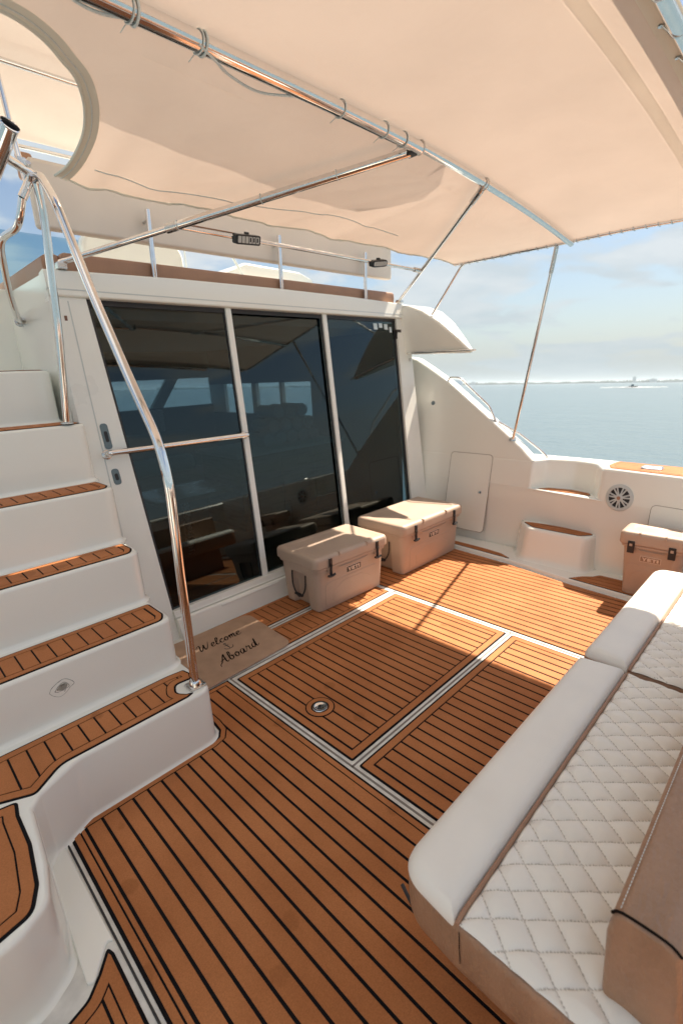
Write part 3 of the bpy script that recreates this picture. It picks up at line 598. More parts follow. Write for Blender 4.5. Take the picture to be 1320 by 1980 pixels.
# ------------------------------------------------------------------ welcome mat with script lettering
wm = thing('welcome_mat', 'tan mat with black script reading Welcome Aboard at the foot of the stairs', 'doormat', (1.35, 2.48, .006))
mp_ = rp([(.985, 2.185, .05), (1.675, 2.205, .07), (1.715, 2.745, .07), (1.02, 2.775, .05)], 0, 7)
part(MB().loft(mp_, [(0, .0055), (0, .0115), (-.002, .0150), (-.006, .0155)]), 'carpet', 'mat', wm, ang=60)
G = {
 'W': ([[(-.06, .48), (.03, .60), (.14, .66), (.17, .50), (.12, .15), (.17, .02), (.30, .22), (.42, .60), (.40, .25), (.44, .03), (.56, .18), (.68, .52), (.74, .74)]], .80),
 'e': ([[(0, .14), (.16, .22), (.23, .36), (.15, .42), (.05, .28), (.05, .08), (.14, .0), (.30, .12)]], .29),
 'l': ([[(0, .12), (.18, .42), (.24, .68), (.17, .74), (.09, .45), (.06, .10), (.13, .0), (.26, .12)]], .25),
 'c': ([[(0, .12), (.10, .33), (.21, .41), (.23, .33), (.18, .38), (.07, .26), (.07, .07), (.16, .0), (.30, .12)]], .29),
 'o': ([[(0, .13), (.08, .30), (.17, .41), (.07, .27), (.08, .04), (.20, .05), (.27, .26), (.19, .41), (.22, .30), (.36, .30)]], .35),
 'm': ([[(0, .22), (.08, .40), (.05, .0)], [(.06, .14), (.17, .38), (.22, .38), (.18, .0)], [(.19, .14), (.30, .38), (.36, .38), (.33, .06), (.38, .0), (.50, .12)]], .49),
 'A': ([[(-.06, -.16), (-.02, .02), (.12, .16), (.34, .62), (.42, .74), (.38, .45), (.36, .12), (.42, .0), (.52, .12)], [(.08, .26), (.24, .30), (.44, .34)]], .56),
 'b': ([[(0, .14), (.14, .42), (.19, .68), (.12, .74), (.06, .42), (.04, .08), (.12, .0), (.23, .10), (.24, .28), (.18, .36), (.20, .27), (.34, .30)]], .33),
 'a': ([[(.26, .36), (.15, .41), (.04, .24), (.05, .03), (.15, .03), (.27, .36), (.23, .08), (.28, .0), (.41, .12)]], .40),
 'r': ([[(0, .14), (.09, .44), (.10, .34), (.22, .36), (.18, .10), (.23, .0), (.35, .12)]], .34),
 'd': ([[(.26, .36), (.15, .41), (.04, .24), (.05, .03), (.15, .03), (.27, .34), (.38, .76), (.27, .12), (.31, .0), (.46, .14)]], .46)}
def ribbon(mb, pts, wd, z, f):
    pts = [Vector((p[0], p[1])) for p in pts]; n = len(pts); vs = []
    for i, p in enumerate(pts):
        d = (pts[min(i + 1, n - 1)] - pts[max(i - 1, 0)]); d = d.normalized() if d.length > 0 else Vector((1, 0)); nn_ = Vector((-d.y, d.x))
        wk = wd * (.55 + .5 * abs(d.y)) * min(1, .35 + 3 * min(i, n - 1 - i) / n)
        for s_, h_ in ((1, 0), (1, .0014), (-1, .0014), (-1, 0)):
            a = p + nn_ * wk * s_; A = f(a.x, a.y); vs.append((A[0], A[1], z + h_))
    fs = [[i * 4 + j, (i + 1) * 4 + j, (i + 1) * 4 + (j + 1) % 4, i * 4 + (j + 1) % 4] for i in range(n - 1) for j in range(4)] + [[0, 1, 2, 3], [(n - 1) * 4 + j for j in (3, 2, 1, 0)]]
    mb.add(vs, fs)
def script(word, ox, oy, sc, rot, name):
    mb = MB(); x = 0; c_, s_ = math.cos(rot), math.sin(rot)
    f = lambda u, v: (ox + sc * ((u + .22 * v) * c_ - v * s_), oy + sc * ((u + .22 * v) * s_ + v * c_))
    for ch in word:
        st_, adv = G[ch]
        for s2 in st_: ribbon(mb, [(p.x + x, p.y) for p in smooth_path([(a[0], a[1], 0) for a in s2], 5)], .034, .0152, f)
        x += adv
    part(mb, name, 'ink', wm, smooth=False); return x
script('Welcome', 1.215, 2.545, .112, R(0), 'lettering')
script('Aboard', 1.235, 2.325, .120, R(3), 'lettering')
mb = MB(); f = lambda u, v: (1.375 + .06 * u, 2.475 + .06 * v)
for p in ([(0, .55), (0, -.5)], [(-.25, .3), (.25, .3)], [(-.5, -.1), (-.38, -.38), (0, -.52), (.38, -.38), (.5, -.1)], [(0, .55), (.1, .68), (0, .78), (-.1, .68), (0, .55)]):
    ribbon(mb, [(a.x, a.y) for a in smooth_path([(b[0], b[1], 0) for b in p], 5)], .055, .0152, f)
part(mb, 'anchor', 'inkb', wm, smooth=False)

# ------------------------------------------------------------------ coolers
YL = {'Y': [[(0, 1), (.28, 1), (.5, .62), (.72, 1), (1, 1), (.64, .42), (.64, 0), (.36, 0), (.36, .42)]],
      'E': [[(0, 0), (1, 0), (1, .24), (.34, .24), (.34, .38), (.86, .38), (.86, .62), (.34, .62), (.34, .76), (1, .76), (1, 1), (0, 1)]],
      'T': [[(.33, 0), (.67, 0), (.67, .74), (1, .74), (1, 1), (0, 1), (0, .74), (.33, .74)]], 'I': [[(0, 0), (1, 0), (1, 1), (0, 1)]]}
def badge(parent, mx, w_, h_, dark, light):
    b_ = part(MB().loft(rect(-w_ / 2, -h_ / 2, w_ / 2, h_ / 2, .002, 2), [(0, -.001), (0, .0016), (-.0006, .0022)], mx=mx), 'badge', light, parent)
    part(MB().loft(rect(-w_ / 2 + .0035, -h_ / 2 + .0035, w_ / 2 - .0035, h_ / 2 - .0035, .001, 2), [(0, .0018), (0, .0027)], mx=mx), 'badge_field', dark, b_)
    mb = MB(); x = -w_ * .40; lh = h_ * .56; widths = (('Y', .24), ('E', .20), ('T', .20), ('I', .085))
    for ch, ww in widths:
        ww *= w_
        for pl in YL[ch]: mb.loft(ccw([(x + a * ww, (b - .5) * lh) for a, b in pl]), [(0, .0025), (0, .0036)], mx=mx)
        x += ww + w_ * .022
    part(mb, 'badge_letters', light, b_, smooth=False)
def frame_mx(org, xd, zd=(0, 0, 1)):
    x = Vector(xd).normalized(); up = Vector(zd).normalized(); n = x.cross(up); m = Matrix((x, up, n)).transposed().to_4x4(); m.translation = Vector(org); return m
def cooler(cx, cy, rot, W_, D_, Hh, label, z0=.0055, latches=(-.32, .32), tall=False, bd=('badge', 'badgel'), handle=True):
    th = thing('cooler', label, 'cooler', (cx, cy, z0), 'tan hard coolers'); A = Matrix.Translation((cx, cy, z0)) @ Matrix.Rotation(rot, 4, 'Z')
    bw_, bd_ = W_ / 2 - .022, D_ / 2 - .020; hb = Hh * .80; dr = .022
    base = rect(-bw_ + dr, -bd_ + dr, bw_ - dr, bd_ - dr, .04, 6)
    prof = [(-.012, .0), (-.003, .004), (0, .014)] + [(dr * t, .014 + (hb - .014) * t) for t in (.5, 1.0)]
    if handle:   # notch for the carry handle in each short end
        hw = bd_ * .42
        base = rp([(-bw_ + dr, -bd_ + dr, .04), (bw_ - dr, -bd_ + dr, .04), (bw_ - dr, -hw, .01), (bw_ - dr - .045, -hw + .012, .015), (bw_ - dr - .045, hw - .012, .015), (bw_ - dr, hw, .01), (bw_ - dr, bd_ - dr, .04), (-bw_ + dr, bd_ - dr, .04), (-bw_ + dr, hw, .01), (-bw_ + dr + .045, hw - .012, .015), (-bw_ + dr + .045, -hw + .012, .015), (-bw_ + dr, -hw, .01)], 0, 5)
        hn = hb * .80
        prof = [(-.012, .0), (-.003, .004), (0, .014)] + [(dr * t * .8, .014 + (hn - .014) * t) for t in (.5, 1.0)]
        body = MB().loft(base, prof, mx=A); full = rect(-bw_ + dr, -bd_ + dr, bw_ - dr, bd_ - dr, .04, 6)
        body.loft(full, [(dr * .8, hn - .001), (dr * .8, hn), (dr, hb)], mx=A)
    else: body = MB().loft(base, prof, mx=A)
    part(body, 'body', 'cool', th, ang=42)
    rim = rect(-bw_, -bd_, bw_, bd_, .045, 6)
    part(MB().loft(rim, [(.002, hb - .022), (.010, hb - .018), (.012, hb - .008), (.010, hb - .001), (.0, hb)], mx=A), 'rim', 'cool', th, ang=50)
    lidp = rect(-W_ / 2, -D_ / 2, W_ / 2, D_ / 2, .045, 7)
    lid = MB().loft(lidp, [(-.018, hb + .001), (-.006, hb + .003), (0, hb + .010), (-.001, Hh - .030), (-.005, Hh - .014), (-.014, Hh - .005), (-.026, Hh - .001), (-.05, Hh), (-.060, Hh - .0), (-.064, Hh - .004), (-.075, Hh - .004)], mx=A)
    lo = part(lid, 'lid', 'cool', th, ang=50)
    # moulded notches in the front lip of the lid
    for sx in (-.19, .19): part(MB().box((sx * W_ - .005, -D_ / 2 - .002, Hh - .034), (sx * W_ + .005, -D_ / 2 + .040, Hh + .0015), .002, 2, mx=A), 'lid_rib', 'cool', lo)
    for sx in (-1, 1): part(MB().box((sx * W_ * .40 - .03, D_ / 2 - .03, hb + .0), (sx * W_ * .40 + .03, D_ / 2 + .006, Hh - .012), .006, 2, mx=A), 'hinge', 'cool', lo)
    # front face fittings, in the plane of the drafted front
    ang = math.atan2(dr, hb); fm = A @ Matrix.Translation((0, -bd_ + dr, 0)) @ Matrix.Rotation(R(90) + ang, 4, 'X')
    zc = hb * .76
    badge(th, fm @ Matrix.Translation((0 if tall else .012, zc, .0005)), .150 if not tall else .125, .050 if not tall else .042, bd[0], bd[1])
    mb = MB(); pw = W_ * .36
    # raised panel frame and the smile-shaped groove under the lid
    fr = smooth_path([(-pw, hb * .10, 0), (-pw, hb * .52, 0), (-pw + .02, hb * .60, 0)], 3) + smooth_path([(pw - .02, hb * .60, 0), (pw, hb * .52, 0), (pw, hb * .10, 0)], 3)
    mb.loft(rp([(-pw, hb * .08), (pw, hb * .08), (pw, hb * .58), (pw - .03, hb * .64), (-pw + .03, hb * .64), (-pw, hb * .58)], .02, 5), [(0, -.002), (-.001, .0015), (-.003, .003)], mx=fm)
    mb.loft(rp([(-pw * .74, hb * .14), (pw * .74, hb * .14), (pw * .74, hb * .40), (pw * .35, hb * .56), (-pw * .35, hb * .56), (-pw * .74, hb * .40)], .02, 5), [(0, .002), (-.002, .004), (-.006, .0055)], mx=fm)
    part(mb, 'front_panel', 'cool', th, ang=60)
    mb = MB(); gy = hb - .030
    mb.tube(smooth_path([(-W_ * .22, gy + .02, .004), (-W_ * .18, gy, .006), (0, gy - .003, .006), (W_ * .18, gy, .006), (W_ * .22, gy + .02, .004)], 5), .0035, 8, mx=fm)
    part(mb, 'pull_lip', 'cool', th)
    for s_ in latches:
        x_ = s_ * W_; mb = MB(); yy = -D_ / 2
        if not tall:   # rubber T latch: strap, neck, curved T foot
            mb.box((x_ - .013, yy - .012, hb + .006), (x_ + .013, yy - .001, Hh - .020), .003, 2, mx=A)
            mb.tube([(x_, yy - .010, hb + .02), (x_, yy - .009, hb - .012), (x_, yy - .006, hb - .055)], .0095, 8, mx=A, rr=[.011, .0075, .012])
            mb.tube(smooth_path([(x_ - .032, yy - .014, hb - .054), (x_ - .015, yy - .011, hb - .063), (x_, yy - .009, hb - .066), (x_ + .015, yy - .011, hb - .063), (x_ + .032, yy - .014, hb - .054)], 4), .0085, 8, mx=A)
            la = part(mb, 'latch', 'rubber', th)
            mb = MB()
            for e in (-1, 1): mb.box((x_ + e * .014 - .004, yy + .001, hb - .040), (x_ + e * .014 + .004, yy + .022, hb + .004), .003, 2, mx=A)
            part(mb, 'keeper', 'cool', la)
        else:
            yy += .004
            mb.loft(rp([(-.021, -.042), (.021, -.042), (.021, .042), (-.021, .042)], .004, 3), [(0, -.002), (0, .009), (-.003, .012)], mx=A @ Matrix.Translation((x_, yy, hb - .012)) @ Matrix.Rotation(R(90), 4, 'X'))
            la = part(mb, 'latch', 'rubber', th)
            part(MB().loft(rect(-.009, -.008, .009, .010, .003, 3), [(0, .010), (0, .014)], mx=A @ Matrix.Translation((x_, yy, hb + .004)) @ Matrix.Rotation(R(90), 4, 'X')), 'keeper', 'cool', la)
    if handle:
        for s_ in (-1, 1):
            xe = s_ * (bw_ - .006); mb = MB()
            mb.tube(smooth_path([(xe, -bd_ * .36, hn - .01), (xe + s_ * .004, -bd_ * .34, hn * .62), (xe + s_ * .006, -bd_ * .20, hn * .40), (xe + s_ * .008, 0, hn * .30), (xe + s_ * .006, bd_ * .20, hn * .40), (xe + s_ * .004, bd_ * .34, hn * .62), (xe, bd_ * .36, hn - .01)], 5), .0055, 8, mx=A)
            ro = part(mb, 'rope_handle', 'rubber', th)
            part(MB().tube([(xe + s_ * .008, -bd_ * .18, hn * .36), (xe + s_ * .009, bd_ * .18, hn * .36)], .0115, 10, mx=A), 'grip', 'rubber', ro)
    for sx in (-1, 1):
        for sy in (-1, 1): part(MB().box((sx * (bw_ - .07) - .03, sy * (bd_ - .06) - .02, -.004), (sx * (bw_ - .07) + .03, sy * (bd_ - .06) + .02, .002), .002, 1, mx=A), 'foot', 'rubber', th)
    return th
cooler(2.385, 2.535, R(-2.5), .735, .47, .425, 'smaller tan cooler nearer the stairs with a sunlit right edge', z0=.008)
cooler(3.345, 2.52, R(-.5), .875, .52, .44, 'larger tan cooler in the corner by the white side wall', z0=.008)
cooler(3.735, .725, R(-90 + 2), .40, .25, .475, 'tall tan cooler with two square black latches behind the sofa', z0=.034, latches=(-.30, .30), tall=True, bd=('badget', 'badgel'), handle=False)

# ------------------------------------------------------------------ starboard side
sb = thing('cockpit_side', 'white starboard side wall with moulded steps, locker door and speaker', 'bulwark', (4.0, 1.5, 0))
ZT = .835; FL = .20     # the side leans outboard by FL per metre of height
def sbp(mb, name, mat, par, **k):
    mb.v = [(v[0] + FL * max(0, v[2]), v[1], v[2]) for v in mb.v]; return part(mb, name, mat, par, **k)
def wx(y): return 4.0 if y >= 1.84 else 4.0 - .13 * (1.84 - y)
wallp = rp([(wx(-.9), -.9), (wx(1.21), 1.21, .05), (4.10, 1.31, .09), (4.155, 1.49, .12), (4.11, 1.72, .07), (wx(1.80), 1.80, .03), (4.0, 1.842), (4.0, 3.04), (4.32, 3.04), (4.30, 1.4), (4.16, -.9)], 0, 7)
body = MB().loft(wallp, [(0, .5875), (0, ZT - .03), (-.006, ZT - .012), (-.016, ZT - .003), (-.03, ZT)])
sbp(body, 'upper_wall', 'gel', sb, ang=50)
wall2 = rp([(wx(-.9), -.9), (wx(1.84), 1.84), (4.0, 3.04), (4.32, 3.04), (4.30, 1.4), (4.16, -.9)], 0, 7)
sbp(MB().loft(wall2, [(0, -.6), (0, .587)]), 'wall', 'gel', sb, ang=30)
sbp(MB().tube([(wx(y_) + .0045, y_, .5815) for y_ in (1.18, 1.4, 1.6, 1.82)], .0085, 12), 'step_lip', 'gel', sb)
# wing wall profile in (y,z), extruded outwards
wing = [(3.30, .83), (1.823, .83), (1.863, .874), (1.919, .925), (2.186, 1.113), (2.478, 1.315), (2.746, 1.4995), (3.03, 1.661), (3.185, 1.742), (3.25, 1.762), (3.35, 1.775)]
mw = Matrix(((0, 0, -1, 0), (1, 0, 0, 0), (0, 1, 0, 0), (0, 0, 0, 1)))   # local (y,z,-x)
def yzprism(mb, pts, x_in, x_out, bev=.02, mi=0):
    mxx = Matrix(((0, 0, -1, x_out), (1, 0, 0, 0), (0, 1, 0, 0), (0, 0, 0, 1))); d = x_out - x_in
    mb.loft(ccw(pts), [(-bev, 0), (-bev * .3, bev * .3), (0, bev), (0, d - bev), (-bev * .3, d - bev * .3), (-bev, d)], mi, mxx); return mb
sbp(yzprism(MB(), [(3.34, .805)] + [(1.806, .805), (1.81, .83)] + wing[2:], 4.0, 4.13, .026), 'wing_wall', 'gel', sb, ang=50)
# fillet where wing wall meets the cabin wall
# base ledge
led = rp([(3.485, -.8), (3.645, 1.23), (3.735, 1.76), (3.775, 2.29), (3.81, 2.80), (4.05, 2.86), (4.05, -.8)], 0, 4)
sbp(MB().loft(led, [(0, 0), (0, .020), (-.004, .028), (-.010, .031)]), 'ledge', 'gel', sb, ang=50)
# lower step box
box_ = rp([(3.815, 1.235, .10), (3.86, 1.19, .05), (4.02, 1.17), (4.02, 1.85), (3.93, 1.80, .03), (3.815, 1.70, .10)], 0, 8)
sbp(MB().loft(box_, [(.035, .028), (.018, .034), (.008, .050), (.004, .08), (-.004, .27), (-.008, .292), (-.016, .302), (-.026, .305)]), 'lower_step', 'gel', sb, ang=50)
tr = MB(); teak(tr, rp([(3.845, 1.28, .05), (3.93, 1.20, .02), (3.965, 1.24, .02), (3.985, 1.40, .08), (3.985, 1.62, .08), (3.955, 1.78, .01), (3.925, 1.765, .02), (3.848, 1.66, .06)], 0, 5), .305, border=.02, g0=.006, pitch=.05, phase=3.9, planks=True); sbp(tr, 'tread', ['teak', 'black'], sb, ang=25)
tr = MB(); teak(tr, rp([(4.005, 1.29, .02), (4.085, 1.33, .05), (4.125, 1.49, .1), (4.09, 1.67, .05), (4.008, 1.75, .02)], 0, 5), .587, border=.018, g0=.006, pitch=.05, phase=4.0); sbp(tr, 'tread', ['teak', 'black'], sb, ang=25)
tr = MB(); teak(tr, rp([(3.760, 1.77, .01), (3.835, 1.90, .05), (3.86, 2.1, .1), (3.89, 2.74, .02), (3.825, 2.76, .01), (3.79, 2.29, .0)], 0, 4), .031, border=.02, g0=.006, pitch=.06, phase=3.80); sbp(tr, 'ledge_pad', ['teak', 'black'], sb, ang=25)
tr = MB(); teak(tr, rp([(3.660, 1.255, .006), (3.755, 1.185, .03), (3.80, 1.12, .03), (3.86, 1.09, .03), (3.855, .2), (3.80, -.7), (3.51, -.7)], 0, 5), .031, border=.022, g0=.007, pitch=.0614, phase=3.62); sbp(tr, 'ledge_pad', ['teak', 'black'], sb, ang=25)
# gunwale cap
tr = MB(); teak(tr, rp([(wx(1.1) + .035, 1.165, .02), (4.06, 1.21, .05), (4.24, 1.20, .04), (4.20, .4), (4.10, -.85), (wx(-.85) + .03, -.85)], 0, 5), ZT, border=.03, g0=.006, pitch=.06, phase=4.0, planks=True, gap=.002); sbp(tr, 'gunwale_cap', ['teak', 'teak'], sb, ang=25)
sbp(MB().loft(rect(4.0, .835, 4.10, .98, .03, 5), [(0, ZT + .004), (0, ZT + .012), (-.01, ZT + .02)]), 'deck_cleat_pad', 'steel2', sb)
sbp(MB().tube([(4.02, .52, ZT + .03), (4.02, .42, ZT + .03)], .012, 10), 'cleat', 'steel', sb)
def wallmx(y, z, out=0.0):
    x = Vector((-.13, -1, 0)).normalized() if y < 1.84 else Vector((0, -1, 0)); n = x.cross(Vector((0, 0, 1)))
    m = Matrix((x, Vector((0, 0, 1)), n)).transposed().to_4x4(); m.translation = Vector((wx(y), y, z)) + n * out; return m
# locker door: lid flush, groove as a dark line
mx_ = wallmx(2.41, .478, .0)
gro = MB().loft(rect(-.226, -.366, .226, .366, .045, 7), [(0, -.002), (0, .0012)], mx=mx_); ld = sbp(gro, 'locker_door', 'groove', sb)
dpn = sbp(MB().loft(rect(-.2215, -.3615, .2215, .3615, .041, 7), [(0, .0), (0, .0018), (-.001, .0022)], mx=mx_), 'door_panel', 'gel', ld)
sbp(MB().lathe([(0, .005), (.016, .005), (.014, .011), (.006, .012), (0, .009)], 24, 0, wallmx(2.268, .488)), 'door_lock', 'steel', ld)
sbp(MB().lathe([(0, .0), (.021, .0), (.021, .004), (.016, .006), (.0, .003)], 24, 0, wallmx(2.92, 1.304)), 'vent_plug', 'grey', sb)
mx_ = wallmx(.635, .475)
gro = MB().loft(rect(-.20, -.16, .20, .145, .045, 7), [(0, -.002), (0, .0012)], mx=mx_); ld = sbp(gro, 'hatch_door', 'groove', sb)
sbp(MB().loft(rect(-.1965, -.1565, .1965, .1415, .041, 7), [(0, 0), (0, .0018), (-.001, .0022)], mx=mx_), 'door_panel', 'gel', ld)
# speaker
mx_ = wallmx(1.055, .631)
sp = sbp(MB().lathe([(.0, .0), (.100, .0), (.101, .005), (.094, .011), (.078, .012), (.076, .004), (0, .004)], 48, 0, mx_), 'speaker', 'lgrey', sb)
sbp(MB().lathe([(.0, .004), (.076, .0045), (.076, .0052), (0, .0052)], 40, 0, mx_), 'cone', 'rubber', sp)
mb = MB()
for k in range(7):
    for e in (-.16, .16):
        a = 2 * math.pi * k / 7 + e + .25; m = mx_ @ Matrix.Rotation(a, 4, 'Z'); mb.box((.022, -.0055, .006), (.079, .0055, .012), .002, 1, mx=m)
sbp(mb, 'spoke', 'lgrey', sp)
sbp(MB().lathe([(0, .005), (.026, .006), (.026, .012), (.018, .017), (0, .018)], 32, 0, mx_), 'hub', 'lgrey', sp)
sbp(MB().lathe([(0, .0175), (.014, .0178), (.012, .020), (0, .0205)], 24, 0, mx_), 'hub_cap', 'coam', sp)
# outboard rails
ra = thing('grab_rail', 'thin steel rail outside the sloping starboard wing wall', 'rail', (4.3, 2.7, 1.5))
part(MB().tube([(4.33, 2.80, 1.50), (4.33, 2.77, 1.552), (4.33, 2.66, 1.548), (4.28, 2.30, 1.278), (4.26, 2.21, 1.115)], .0095, 12, fil=.04), 'tube', 'steel', ra)
part(MB().tube([(4.27, 2.20, 1.14), (4.31, 2.0, 1.03), (4.33, 1.80, .885), (4.31, 1.74, .84)], .0095, 12, fil=.03), 'tube', 'steel', ra)

# ------------------------------------------------------------------ flybridge
fb = thing('flybridge_deck', 'white upper deck over the saloon with its brown padded coaming', 'upper deck', (2.5, 4.5, 2.2))
part(MB().loft(rp([(.97, 3.20), (4.14, 3.20), (4.14, 7.4), (.97, 7.4)], .02, 3), [(0, 2.10), (0, 2.262), (-.012, 2.27)]), 'floor', 'gel', fb)
part(MB().loft(rp([(1.06, 3.215), (4.02, 3.215), (4.02, 3.30), (1.06, 3.30)], .02, 4), [(-.008, 2.268), (0, 2.275), (.004, 2.31), (.002, 2.345), (-.006, 2.362), (-.02, 2.368)]), 'coaming_pad', 'coam', fb, ang=60)
part(MB().loft(rp([(.98, 3.30), (1.06, 3.24), (1.06, 6.5), (.98, 6.5)], .02, 4), [(0, 2.268), (.004, 2.31), (.0, 2.352), (-.02, 2.365)]), 'coaming_pad', 'coam', fb, ang=60)
part(MB().box((-1.4, 3.98, 1.72), (.97, 4.06, 2.27), .01), 'rear_wall', 'gel', fb)
part(MB().box((.40, 3.90, 1.72), (.44, 3.98, 2.2), .01), 'wall_rib', 'gel', fb)
part(MB().box((-1.4, 4.06, 2.18), (.97, 7.4, 2.26), .01), 'port_floor', 'gel', fb)
fa = thing('fairing', 'white sloping moulding left of the stairs rails behind the upper deck', 'fairing', (.6, 5.4, 2.3))
mbf = MB(); prof_ = [(2.26, 5.0), (2.62, 5.02), (2.95, 5.3), (2.95, 6.5), (2.26, 6.5)]
mbf.add([(x_, y_, z_ + (0.0 if x_ < .5 else -.20 if z_ > 2.5 else 0)) for x_ in (-.8, .9) for z_, y_ in prof_] , [[0, 1, 2, 3, 4][::-1], [5, 6, 7, 8, 9]] + [[i, (i + 1) % 5, 5 + (i + 1) % 5, 5 + i] for i in range(5)])
part(mbf, 'shell', 'gel', fa, smooth=False)
ws = thing('windscreen', 'blue tinted acrylic windscreen low behind the stair rails', 'windscreen', (.9, 4.6, 2.3))
part(MB().box((.1, 4.60, 2.27), (2.2, 4.606, 2.78), 0), 'pane', 'acryl', ws, smooth=False)
for i, x_ in enumerate((1.585, 2.605, 3.575)):
    sn = thing('rail_post', ('left', 'middle', 'right')[i] + ' short steel post on the brown upper deck coaming', 'post', (x_, 3.195, 2.27), 'posts along the coaming')
    part(MB().tube([(x_ - .004, 3.19, 2.20), (x_ + .010, 3.19, 2.66)], .0155, 14), 'post', 'steel', sn)
    part(MB().box((x_ - .024, 3.172, 2.19), (x_ + .018, 3.178, 2.25), .002, 1), 'foot', 'steel2', sn)
    part(MB().tube([(x_ + .005, 3.205, 2.60), (x_ + .005, 3.26, 2.60)], .008, 8), 'bracket', 'steel2', sn)
sbk = thing('bench_back', 'long cream bench backrest on the upper deck above the coaming', 'seat back', (2.5, 3.3, 2.6))
part(MB().loft(rp([(.985, 3.255), (4.05, 3.255), (4.02, 3.33), (.985, 3.33)], .03, 5), [(-.02, 2.488), (-.006, 2.493), (0, 2.505), (0, 2.80), (-.02, 2.83)]), 'pad', 'cream', sbk, ang=60)
hc = thing('helm_chair', 'white rounded helm chair back behind the coaming at the left post', 'chair', (2.05, 4.5, 2.3))
part(MB().loft(rp([(1.62, 0), (2.50, 0), (2.50, .48, .16), (2.38, .60, .2), (1.75, .62, .2), (1.62, .48, .16)], .04, 7), [(-.03, 0), (0, .03), (0, .10), (-.03, .13)], mx=Matrix(((1, 0, 0, 0), (0, 0, -1, 4.55), (0, 1, 0, 2.27), (0, 0, 0, 1)))), 'backrest', 'gel', hc, ang=60)
cs = thing('console', 'low cream moulded console behind the middle and right posts', 'console', (4.0, 5.0, 2.3))
part(MB().loft(rp([(2.80, 0), (4.3, 0), (4.3, .46, .05), (4.1, .52, .1), (3.35, .54, .15), (2.95, .38, .2)], .03, 7), [(-.03, 0), (0, .03), (0, .50), (-.03, .55)], mx=Matrix(((1, 0, 0, 0), (0, 0, -1, 5.2), (0, 1, 0, 2.27), (0, 0, 0, 1)))), 'shell', 'gel', cs, ang=60)
part(MB().box((3.25, 4.58, 2.50), (3.95, 4.648, 2.66), .02, 2), 'recess_panel', 'cream', cs)
for i, (p0, p1, rr_) in enumerate((((2.62, 4.6, 2.3), (2.60, 4.6, 3.3), .008), ((3.35, 4.6, 2.52), (2.75, 4.4, 3.15), .012))):
    an = thing('stay_tube' if i else 'antenna', ('thin upright aerial seen through the gap over the coaming', 'slanting pale tube seen through the gap over the coaming')[i], ('antenna', 'tube')[i], p0)
    part(MB().tube([p0, p1], rr_, 8), 'rod', 'lgrey', an); part(MB().tube([p0, Vector(p0) + (Vector(p1) - Vector(p0)).normalized() * .05], rr_ * 1.8, 8), 'socket', 'steel2', an)
# upper bimini seen through the cut-out
bi = thing('bimini', 'cream canvas roof over the upper deck seen through the awning opening', 'canopy', (1.5, 3.7, 3.2))
mb = MB(); nx_, ny_ = 24, 10
vs = [(-.9 + 5.4 * i / nx_, 2.532 + 1.69 * j / ny_, 3.22 + .05 * math.sin(math.pi * i / nx_) - .012 * math.sin(math.pi * 3 * j / ny_) ** 2) for j in range(ny_ + 1) for i in range(nx_ + 1)]  # starboard edge drawn wide, out of view, to shade the smaller cooler
fs = [[j * (nx_ + 1) + i, j * (nx_ + 1) + i + 1, (j + 1) * (nx_ + 1) + i + 1, (j + 1) * (nx_ + 1) + i] for j in range(ny_) for i in range(nx_)]
part(mb.add(vs, fs), 'canvas', 'canvas', bi, ang=60)
vs = [(-.9 + 3.95 * i / 20 - (.25 * (abs(j - 2) / 2) ** 2 if i == 20 else 0), 1.565 + (.56 + .06 * math.sin(i * .45)) * j / 4, 3.21 + .02 * math.sin(math.pi * i / 20)) for j in range(5) for i in range(21)]
part(MB().add(vs, [[j * 21 + i, j * 21 + i + 1, (j + 1) * 21 + i + 1, (j + 1) * 21 + i] for j in range(4) for i in range(20)]), 'added_shade_flap', 'shade_flap', bi, ang=60)  # flap added unseen above the awning to cast its grey shaded patch
for y_ in (3.21, 4.20): part(MB().tube([(-.9, y_, 3.185), (.5, y_, 3.205), (1.6, y_, 3.22), (2.8, y_, 3.21), (4.1, y_, 3.185)], .013, 10), 'bow', 'steel', bi)
part(MB().box((1.20, 4.14, 3.00), (1.30, 4.20, 3.17), .02, 2), 'rolled_flap', 'coam', bi)

# overhang fin at starboard
ov = thing('flybridge_wing', 'white pointed overhang of the upper deck beside the door', 'overhang', (4.1, 2.8, 2.0))
fin = [(3.20, 1.79), (2.40, 1.762), (2.365, 1.775), (2.385, 1.80), (2.50, 1.90), (2.70, 2.055), (2.90, 2.175), (3.05, 2.235), (3.20, 2.262)]
mbf = yzprism(MB(), fin, 4.03, 4.40, .03); mbf.v = [(min(v[0], 4.03 + max(.0, (v[1] - 2.36)) * .62 + .03) , v[1], v[2]) if v[0] > 4.06 else v for v in mbf.v]
part(mbf, 'shell', 'gel', ov, ang=60)
part(MB().tube([(4.032, 3.06, 1.795), (4.022, 2.7, 1.792), (4.024, 2.42, 1.786), (4.05, 2.33, 1.785)], .0085, 10), 'trim', 'steel', ov)

